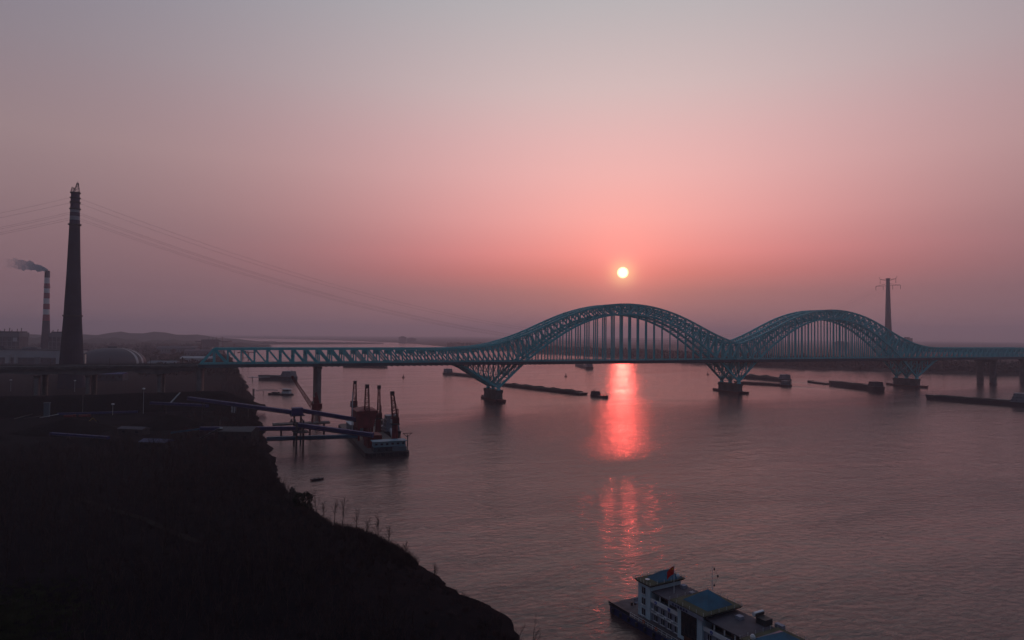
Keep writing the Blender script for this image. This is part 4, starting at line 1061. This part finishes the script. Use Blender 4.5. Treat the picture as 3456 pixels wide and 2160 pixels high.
# central block with the large dark window panel
ctr = hb(MB().b6(14.6, 22.6, -.15, 10.8, 1.9, 9.9), 'central_block', wallm)
pnl = MB().box((18.4, -.2, 6.2), (5.0, .12, 6.6)).build('window_panel', glass, ctr)
for k in range(4): MB().box((16.6+k*1.2, -.28, 6.2), (.07, .06, 6.6)).build('panel_mullion', steel_d, pnl)
for k in range(4): MB().box((18.4, -.275, 3.9+k*1.5), (5.0, .05, .07)).build('panel_transom', steel_d, pnl)
MB().box((18.4, -.22, 2.6), (3.0, .1, 1.4)).build('entrance_door', mat('brown_door', (.10, .045, .03), .6, .2, .6), ctr)
block_roof(12.9, 24.2, -1.4, 11.4, 9.9, 14.6, 22.6, 1.6, 9.8, 3.0)
hb(MB().b6(12.95, 24.15, -1.46, -1.36, 9.4, 10.3), 'fascia_board', greyw)
for k in range(6): hb(MB().b6(14.2+k*.9, 14.75+k*.9, -1.52, -1.47, 9.6, 10.1), 'fascia_lettering', hull_b)
# second accommodation wing
mid2 = hb(MB().b6(22.6, 34, .5, 10.6, 1.9, 6.6), 'accommodation', greyw)
hb(MB().b6(22.61, 33.99, .1, .5, 6.6, 7.5), 'balcony_parapet', white_p)
for x in (24.4, 27, 29.6, 32.2): window(mid2, x, 3.1, 1.1, 1.3, .5); window(mid2, x, 5.5, 1.1, 1.2, .5)
up2 = hb(MB().b6(22.6, 34, 3.0, 10.6, 6.6, 9.0), 'upper_saloon', MATS['saloon_dark_wall'])
for x in (24.6, 27.4, 30.2, 32.8): MB().box((x, 2.96, 7.7), (1.9, .08, 1.6)).build('saloon_window', glass, up2)
for x in (25.4, 28.4, 31.4): hb(MB().b6(x-.12, x+.12, .7, .94, 7.5, 9.0), 'awning_post', white_p)
hb(MB().b6(22.62, 33.98, .4, 10.9, 9.0, 9.22), 'awning_roof', roof_g)
end2 = hb(MB().b6(34, 45, 0, 10.4, 1.9, 9.0), 'end_block', wallm)
for x in (36, 39.5):
    for z in (3.3, 6.0, 8.0): window(end2, x, z, 1.15, 1.4, 0)
block_roof(34.0, 46.2, -1.0, 11.3, 9.0, 35.6, 45.0, 1.2, 10.0, 2.4)
hb(MB().lathe([(.05, 9.6), (.5, 9.9), (.55, 10.4), (.3, 10.8), (.05, 10.9)], 12, (36.0, 1.0)), 'radar_dome', white_p)
hb(MB().b6(29.8, 32.4, 9.2, 11.6, 9.22, 10.6).tube([(29.6, 8.9, 11.0), (29.6, 11.8, 11.0)], .45, 10), 'water_heater', steel_d)
hb(MB().tube([(29.5, 8.8, 11.05), (29.5, 11.9, 11.05)], .47, 10), 'water_tank', white_p)
hb(MB().b6(33, 35, 11.5, 12.6, 1.9, 9.9), 'stair_tower', greyw)
# emblems and glyph strokes on the balcony parapets
def emblem(x, kind):
    mb = MB()
    if kind == 0:
        mb.lathe([(.42, -.03), (.42, .03)], 16)
        vs = [(v[0]+x, .08+v[2], v[1]+7.05) for v in mb.v]
        MB().add(vs, mb.f).build('blue_emblem', mat('emblem_blue', (.03, .07, .42), .5, .05, 1), HB)
        MB().bar((x, .03, 6.75), (x, .03, 7.4), .12, .03).bar((x-.3, .03, 6.9), (x+.3, .03, 6.9), .12, .03).build('emblem_anchor', white_p, HB)
    else:
        mb.bar((x-.5, .06, 7.35), (x+.5, .06, 7.35), .1, .12)
        for q in (-.3, 0, .3): mb.bar((x+q, .06, 6.72), (x+q, .06, 7.35), .1, .12)
        mb.build('blue_character', mat('emblem_blue', (.03, .07, .42), .5, .05, 1), HB)
for x, k in ((6.6, 0), (11.4, 1), (25.2, 0), (30.0, 0)): emblem(x, k)
# flag
hb(MB().tube([(8.3, 4.6, 9.2), (8.3, 4.6, 16.4)], .07, 6), 'flagpole', white_p)
fl = thing('flag', 'red flag with yellow stars flying above the houseboat roof', 'flag', (0, 0, 0))
fl.location = (133.3+4.6*.993+8.3*.117, -547.8-8.3*.993+4.6*.117, 0)
def flp(u, v):      # u along the fly (to the left in the picture), v up
    w_ = .22*math.sin(u*4.2+v*.8)*u
    return (-u*2.5, w_-.35*u, 14.0+v*2.0-.7*u*u-.3*u)
vs = []; fs = []
for th in (0, .03):
    for i in range(11):
        for j in range(7):
            x, y, z = flp(i/10, j/6); vs.append((x, y+th, z))
for i in range(10):
    for j in range(6):
        a = i*7+j; fs.append((a, a+7, a+8, a+1)); fs.append((a+77, a+78, a+85, a+84))
MB().add(vs, fs).build('cloth', flag_r, fl, smooth=True)
def star(u, v, r):
    vs = []
    for k in range(10):
        rr = r if k % 2 == 0 else r*.4; a = math.pi/2+k*math.pi/5
        x, y, z = flp(u+rr*math.cos(a)/2.5, v+rr*math.sin(a)/2.0); vs.append((x, y-.03, z))
    x, y, z = flp(u, v); vs.append((x, y-.03, z))
    MB().add(vs, [(k, (k+1) % 10, 10) for k in range(10)]).build('star', star_y, fl)
star(.2, .72, .34)
for u, v in ((.36, .9), (.44, .78), (.44, .62), (.36, .5)): star(u, v, .08)
# signal mast with three day shapes
sm_ = hb(MB().tube([(17.6, 8.2, 12.6), (17.6, 8.2, 18.4)], [.09, .05], 6), 'signal_mast', white_p)
for dy, z in ((.7, 17.5), (1.9, 15.6), (.7, 13.6)):
    MB().lathe([(.04, z-.36), (.2, z-.2), (.2, z+.1), (.04, z+.28)], 8, (17.6, 8.2+dy)).build('day_shape', steel_d, sm_)
MB().bar((17.6, 8.2, 18.2), (17.6, 10.4, 15.6), .025).bar((17.6, 10.4, 15.6), (17.6, 8.2, 12.7), .025).build('signal_halyard', steel_d, sm_)
# gangway from the bank
gw = thing('gangway', 'teal lattice gangway at the bottom edge leading to the houseboat', 'footbridge', (104, -567.5, 2.4))
ga = MB()
for k in range(9):
    x0 = k*3.0; x1 = x0+3.0
    for y in (-.9, .9):
        ga.bar((x0, y, 0), (x1, y, 0), .16); ga.bar((x0, y, 1.5), (x1, y, 1.5), .14); ga.bar((x0, y, 0 if k % 2 else 1.5), (x1, y, 1.5 if k % 2 else 0), .1); ga.bar((x0, y, 0), (x0, y, 1.5), .1)
ga.build('truss', teal_g, gw); MB().b6(0, 27, -.85, .85, -.1, 0.02).build('walkway', steel_d, gw)

# ------------------------------------------------------------------ vegetation
def branchy(seed, h, spread, levels=3, n0=7, thick=.09, lean=0.1):
    r_ = random.Random(seed); segs = []
    def grow(p, d, ln, rad, lv):
        q = p+d*ln; segs.append((p, q, rad, rad*.55))
        if lv <= 0: return
        n_ = n0 if lv == levels else 4
        for k in range(n_):
            f = .35+.65*(k+.6)/n_ if lv == levels else .3+.7*(k+.5)/n_
            a = r_.uniform(0, 2*math.pi); tl = r_.uniform(.3, .75)*spread
            side = Vector((math.cos(a), math.sin(a), 0))
            nd = (d*1.0+side*tl).normalized()
            grow(p+d*ln*f, nd, ln*r_.uniform(.32, .5)*(1.15-.5*f), rad*.45, lv-1)
    grow(Vector((0, 0, -.3)), Vector((r_.uniform(-lean, lean), r_.uniform(-lean, lean), 1)).normalized(), h, thick, levels)
    return segs
def segmesh(segs, ns=3):
    vs = np.zeros((len(segs)*ns*2, 3), np.float32); fs = []
    for i, (p, q, a, b) in enumerate(segs):
        d = (q-p).normalized(); up = Vector((0, 0, 1)) if abs(d.z) < .9 else Vector((1, 0, 0))
        x = d.cross(up).normalized(); y = x.cross(d); k = i*ns*2
        for j in range(ns):
            c, s = math.cos(2*math.pi*j/ns), math.sin(2*math.pi*j/ns)
            vs[k+j] = p+x*(a*c)+y*(a*s); vs[k+ns+j] = q+x*(b*c)+y*(b*s)
        for j in range(ns): fs.append((k+j, k+(j+1) % ns, k+ns+(j+1) % ns, k+ns+j))
    return vs, np.array(fs, np.int32)
def mesh_np(name, V, Fq, m_, smooth=False):
    me = bpy.data.meshes.new(name); nf, c = Fq.shape
    me.vertices.add(len(V)); me.vertices.foreach_set('co', V.astype(np.float32).ravel())
    me.loops.add(nf*c); me.loops.foreach_set('vertex_index', Fq.astype(np.int32).ravel())
    me.polygons.add(nf); me.polygons.foreach_set('loop_start', np.arange(0, nf*c, c, dtype=np.int32)); me.polygons.foreach_set('loop_total', np.full(nf, c, np.int32))
    me.update(calc_edges=True); me.validate()
    me.materials.append(m_)
    o = bpy.data.objects.new(name, me); COL.objects.link(o); return o
def scatter(name, protos, spots, m_, label, cat):
    """joins transformed copies of prototype (V,F) at spots (x,y,z,rz,scale)"""
    Vs = []; Fs = []; k = 0
    for i, (x, y, z, rz, s) in enumerate(spots):
        V, Fq = protos[i % len(protos)]; c, sn = math.cos(rz), math.sin(rz)
        X = np.empty_like(V); X[:, 0] = (V[:, 0]*c-V[:, 1]*sn)*s+x; X[:, 1] = (V[:, 0]*sn+V[:, 1]*c)*s+y; X[:, 2] = V[:, 2]*s+z
        Vs.append(X); Fs.append(Fq+k); k += len(V)
    return tag(mesh_np(name, np.concatenate(Vs), np.concatenate(Fs), m_), label, cat, kind='stuff')
def gz_at(x, y):
    o_ = interp(SHORE, y)-x
    return interp([(-3, -1.2), (0, .2), (1.5, 1.0), (5, 2.4), (10, 4.2), (17, 5.6), (30, 6.4), (50, 6.6)], o_)
protos = [segmesh(branchy(s, 1.0, 1.0, 3, 8, .010)) for s in range(10)]
spots = []
tries = 0
while len(spots) < 4200 and tries < 60000:
    tries += 1
    y = rng.uniform(-640, -268); x = rng.uniform(-190, 98)
    o_ = interp(SHORE, y)-x
    if o_ < 6: continue
    if y < -425 and o_ < 26 and rng.random() < .93: continue        # open scrubby bank in the foreground
    if abs((x+24.4)-(y+382.6)*(-.69)) < 3 and -430 < y < -370: continue   # the path
    if (x-37)**2+(y+694)**2 < 110**2: continue
    if ((x+16)/18)**2+((y+512)/27)**2 < 1: continue                   # grassy clearing
    spots.append((x, y, gz_at(x, y), rng.uniform(0, 6.28), rng.uniform(6.5, 12.5)))
scatter('bare_woodland', protos, spots, bark, 'dark leafless woodland filling the left foreground', 'wood')
tw_protos = []
for s in range(6):
    sg = []; r_ = random.Random(100+s)
    for k in range(26):
        a = r_.uniform(0, 6.28); b = r_.uniform(.05, .6); ln = r_.uniform(.5, 1.0); p = Vector((r_.uniform(-.25, .25), r_.uniform(-.25, .25), -.05))
        d = Vector((math.cos(a)*b, math.sin(a)*b, 1)).normalized(); sg.append((p, p+d*ln, .016, .004))
    tw_protos.append(segmesh(sg))
spots = []
while len(spots) < 3600:
    y = rng.uniform(-640, -60); x = interp(SHORE, y)-abs(rng.gauss(0, 1))*26-2.5
    if x < -60: continue
    if (x-37)**2+(y+694)**2 < 100**2: continue
    spots.append((x, y, gz_at(x, y), rng.uniform(0, 6.28), rng.uniform(1.0, 3.2)*(1.2 if -500 < y < -460 else .9)))
for k in range(420):                                          # taller ragged brush right on the water's edge
    y = rng.uniform(-600, -280); x = interp(SHORE, y)-rng.uniform(2.5, 11)
    spots.append((x, y, gz_at(x, y), rng.uniform(0, 6.28), rng.choice((1.6, 2.0, 2.6, 3.4))*(1 if y > -500 else .7)))
for k in range(520):                                          # dead reeds above the bend
    y = rng.uniform(-492, -452); x = interp(SHORE, y)-rng.uniform(1.5, 7)
    spots.append((x, y, gz_at(x, y), rng.uniform(0, 6.28), rng.uniform(1.6, 4.0)))
scatter('bank_scrub', tw_protos, spots, bark, 'low dark scrub and dead reeds along the river bank', 'scrub')
spots = []
while len(spots) < 420:                                       # trees between the yard, the heap end and the shore further on
    y = rng.uniform(-262, 420); o_ = abs(rng.gauss(0, 14))+4; x = interp(SHORE, y)-o_
    if abs(y) < 24 or (-275 < y < -225 and o_ < 40): continue
    spots.append((x, y, gz_at(x, y), rng.uniform(0, 6.28), rng.uniform(6, 11)))
scatter('shore_woodland', protos, spots, bark, 'strip of bare trees along the far left shore under the truss', 'wood')
gt = []
for s_ in range(4):
    sg = []; r_ = random.Random(200+s_)
    for k in range(22):
        a = r_.uniform(0, 6.28); b = r_.uniform(.1, .8); p = Vector((r_.uniform(-.6, .6), r_.uniform(-.6, .6), -.05))
        sg.append((p, p+Vector((math.cos(a)*b, math.sin(a)*b, 1)).normalized()*r_.uniform(.5, 1.0), .035, .004))
    gt.append(segmesh(sg))
gs = []
while len(gs) < 1500:
    x = -16+rng.gauss(0, 9); y = -512+rng.gauss(0, 14)
    gs.append((x, y, gz_at(x, y)+.2, rng.uniform(0, 6.28), rng.uniform(.7, 1.5)))
scatter('grass_patch', gt, gs, mat('winter_grass', (.050, .058, .030), .95, .4, .2, spec=.02), 'faint green grassy clearing in the bottom left corner', 'grass')
# single saplings on the bank edge
sapl = [(70, -441, 8.5), (72, -447, 10.5), (75.5, -458, 8.0), (78, -461, 6.5), (82, -464, 9.0), (85, -467, 7.0), (66.5, -436, 6.5), (89, -476, 4.6), (90, -508, 5.0)]
words = ['with two thin leaders, second from the top of the open bank', 'tallest on the bank edge against the water', 'forked one just below the tallest', 'thin one beside the reeds', 'above the dead reeds',
         'in the dead reeds', 'uppermost on the bank edge', 'short one below the reeds', 'lowest on the bank, near the bend']
for k, (x, y, h) in enumerate(sapl):
    t = thing('bare_sapling', 'leafless sapling, '+words[k], 'tree', (x, y, gz_at(x, y)), rng.uniform(0, 6), 'leafless saplings on the bank edge')
    sg = branchy(300+k, h, 1.1, 3, 12, .13, .1)
    V, Fq = segmesh(sg[:1], 6); tr_ = mesh_np('trunk', V, Fq, bark_r); tr_.parent = t
    V, Fq = segmesh(sg[1:], 3); V = V; cr = mesh_np('crown', V, Fq, bark_r); cr.parent = t
# round leafy bush at the water's edge
def leafcloud(n_, rx, ry, rz, size, seed, shell=.6):
    r_ = np.random.RandomState(seed)
    d = r_.normal(size=(n_, 3)); d /= np.linalg.norm(d, axis=1)[:, None]
    rad = shell+(1-shell)*r_.rand(n_)**.5
    lump = 1+.22*np.sin(d[:, 0]*5+seed)+.18*np.sin(d[:, 2]*6+d[:, 1]*4)
    P = d*rad[:, None]*lump[:, None]*np.array([rx, ry, rz]); P[:, 2] += rz
    A = r_.normal(size=(n_, 3))*size; B = r_.normal(size=(n_, 3))*size
    V = np.stack([P-A*.5, P+B*.5, P+A*.5, P-B*.5], 1).reshape(-1, 3)
    Fq = np.arange(n_*4).reshape(-1, 4); return V, Fq
def bush(loc, rx, rz, seed, label, m_=foli):
    t = thing('shrub', label, 'shrub', loc)
    V, Fq = leafcloud(1500, rx, rx, rz, .42, seed); o = mesh_np('crown', V, Fq, m_); o.parent = t
    V, Fq = segmesh(branchy(seed, rz*1.3, 1.0, 2, 6, .12), 4); o = mesh_np('trunk', V, Fq, bark); o.parent = t
bush((61.0, -414, 2.0), 3.6, 3.6, 5, 'large round dark bush overhanging the water at the bank corner')
bush((57.5, -404, 2.6), 2.8, 3.0, 8, 'paler dry bush just behind the large round bush', mat('dry_foliage', (.085, .080, .070), .95, .3, .5))
# path
pth = MB()
pp_ = [(-24.4, -382.6), (-14, -397), (-5, -411), (4.9, -424.9), (16, -446), (30, -470)]
vs = []
for k, (x, y) in enumerate(pp_):
    vs += [(x-1.0, y-.7, gz_at(x, y)+.62), (x+1.0, y+.7, gz_at(x, y)+.62)]
struct(pth.add(vs, [(2*i, 2*i+1, 2*i+3, 2*i+2) for i in range(len(pp_)-1)]).build('footpath', pale))
# far bank woodland: lumpy crowns along the far shore
def lump(seed):
    V, Fq = leafcloud(46, 1, 1, 1, .55, seed, .45); return V.astype(np.float32), Fq.astype(np.int32)
lp = [lump(s) for s in range(8)]
spots = []
for k in range(4200):
    y = rng.uniform(-500, 3000)
    x = interp(FSH, y)+8+rng.random()**1.5*260
    spots.append((x, y, 3.6, rng.uniform(0, 6.28), rng.uniform(5.5, 10.5)))
scatter('far_bank_woodland', lp, spots, foli_f, 'hazy belt of trees along the far river bank', 'wood')
spots = []
for k in range(900):
    y = rng.uniform(1000, 3300)
    x = interp(SHORE, y)-20-rng.random()*700
    if abs(x+436) < 170 and abs(y-1337) < 200: continue
    if abs(x+206) < 75 and abs(y-838) < 75: continue
    spots.append((x, y, 6, rng.uniform(0, 6.28), rng.uniform(4, 8)))
for k in range(500):
    y = rng.uniform(430, 1000); x = interp(SHORE, y)-12-rng.random()**2*130
    spots.append((x, y, 6, rng.uniform(0, 6.28), rng.uniform(3.5, 6.5)))
scatter('left_bank_woodland', lp, spots, foli_f, 'hazy scattered trees on the left bank beyond the viaduct', 'wood')
# hazy towers on the horizon
def block(x, y, w_, d_, h, label):
    t = thing('high_rise', label, 'building', (x, y, 4.5), rng.uniform(-.3, .3), 'distant high-rise blocks')
    MB().b6(-w_/2, w_/2, -d_/2, d_/2, 0, h).build('wall', plantm, t); MB().b6(-w_/4, w_/4, -d_/4, d_/4, h, h+5).build('roof_house', plantm, t)
    fr_ = MB()
    for k in range(int(h//4)-1): fr_.b6(-w_/2+2, w_/2-2, -d_/2-.1, -d_/2+.02, 3+k*4, 5+k*4)
    fr_.build('window_band_row', glass, t, kind='stuff')
block(2990, 1610, 46, 26, 84, 'hazy tall slab block on the right horizon, the taller of two')
block(3080, 1560, 60, 26, 68, 'hazy slab block on the right horizon, the lower of two')
block(2860, 1760, 90, 26, 44, 'hazy wide low block on the right horizon left of the pair')
block(1250, 4620, 60, 30, 44, 'faint block on the horizon above the truss left of the arch')
block(1340, 4700, 80, 30, 32, 'fainter wide block on the horizon just left of the arch')

# ------------------------------------------------------------------ haze
hz = MB().b6(-9000, 13000, -2500, 16000, -3.2, 268)
hm = bpy.data.materials.new('haze'); hm.use_nodes = True
t = hm.node_tree; t.nodes.clear()
out = t.nodes.new('ShaderNodeOutputMaterial'); pv = t.nodes.new('ShaderNodeVolumePrincipled')
pv.inputs['Color'].default_value = (.88, .88, 1.0, 1); pv.inputs['Density'].default_value = 1.5e-4; pv.inputs['Anisotropy'].default_value = .52
t.links.new(pv.outputs[0], out.inputs['Volume'])
ho = hz.build('haze', hm, kind='stuff')
ho.display_type = 'WIRE'
tag(ho, 'thin pinkish evening haze over the whole river', 'haze')
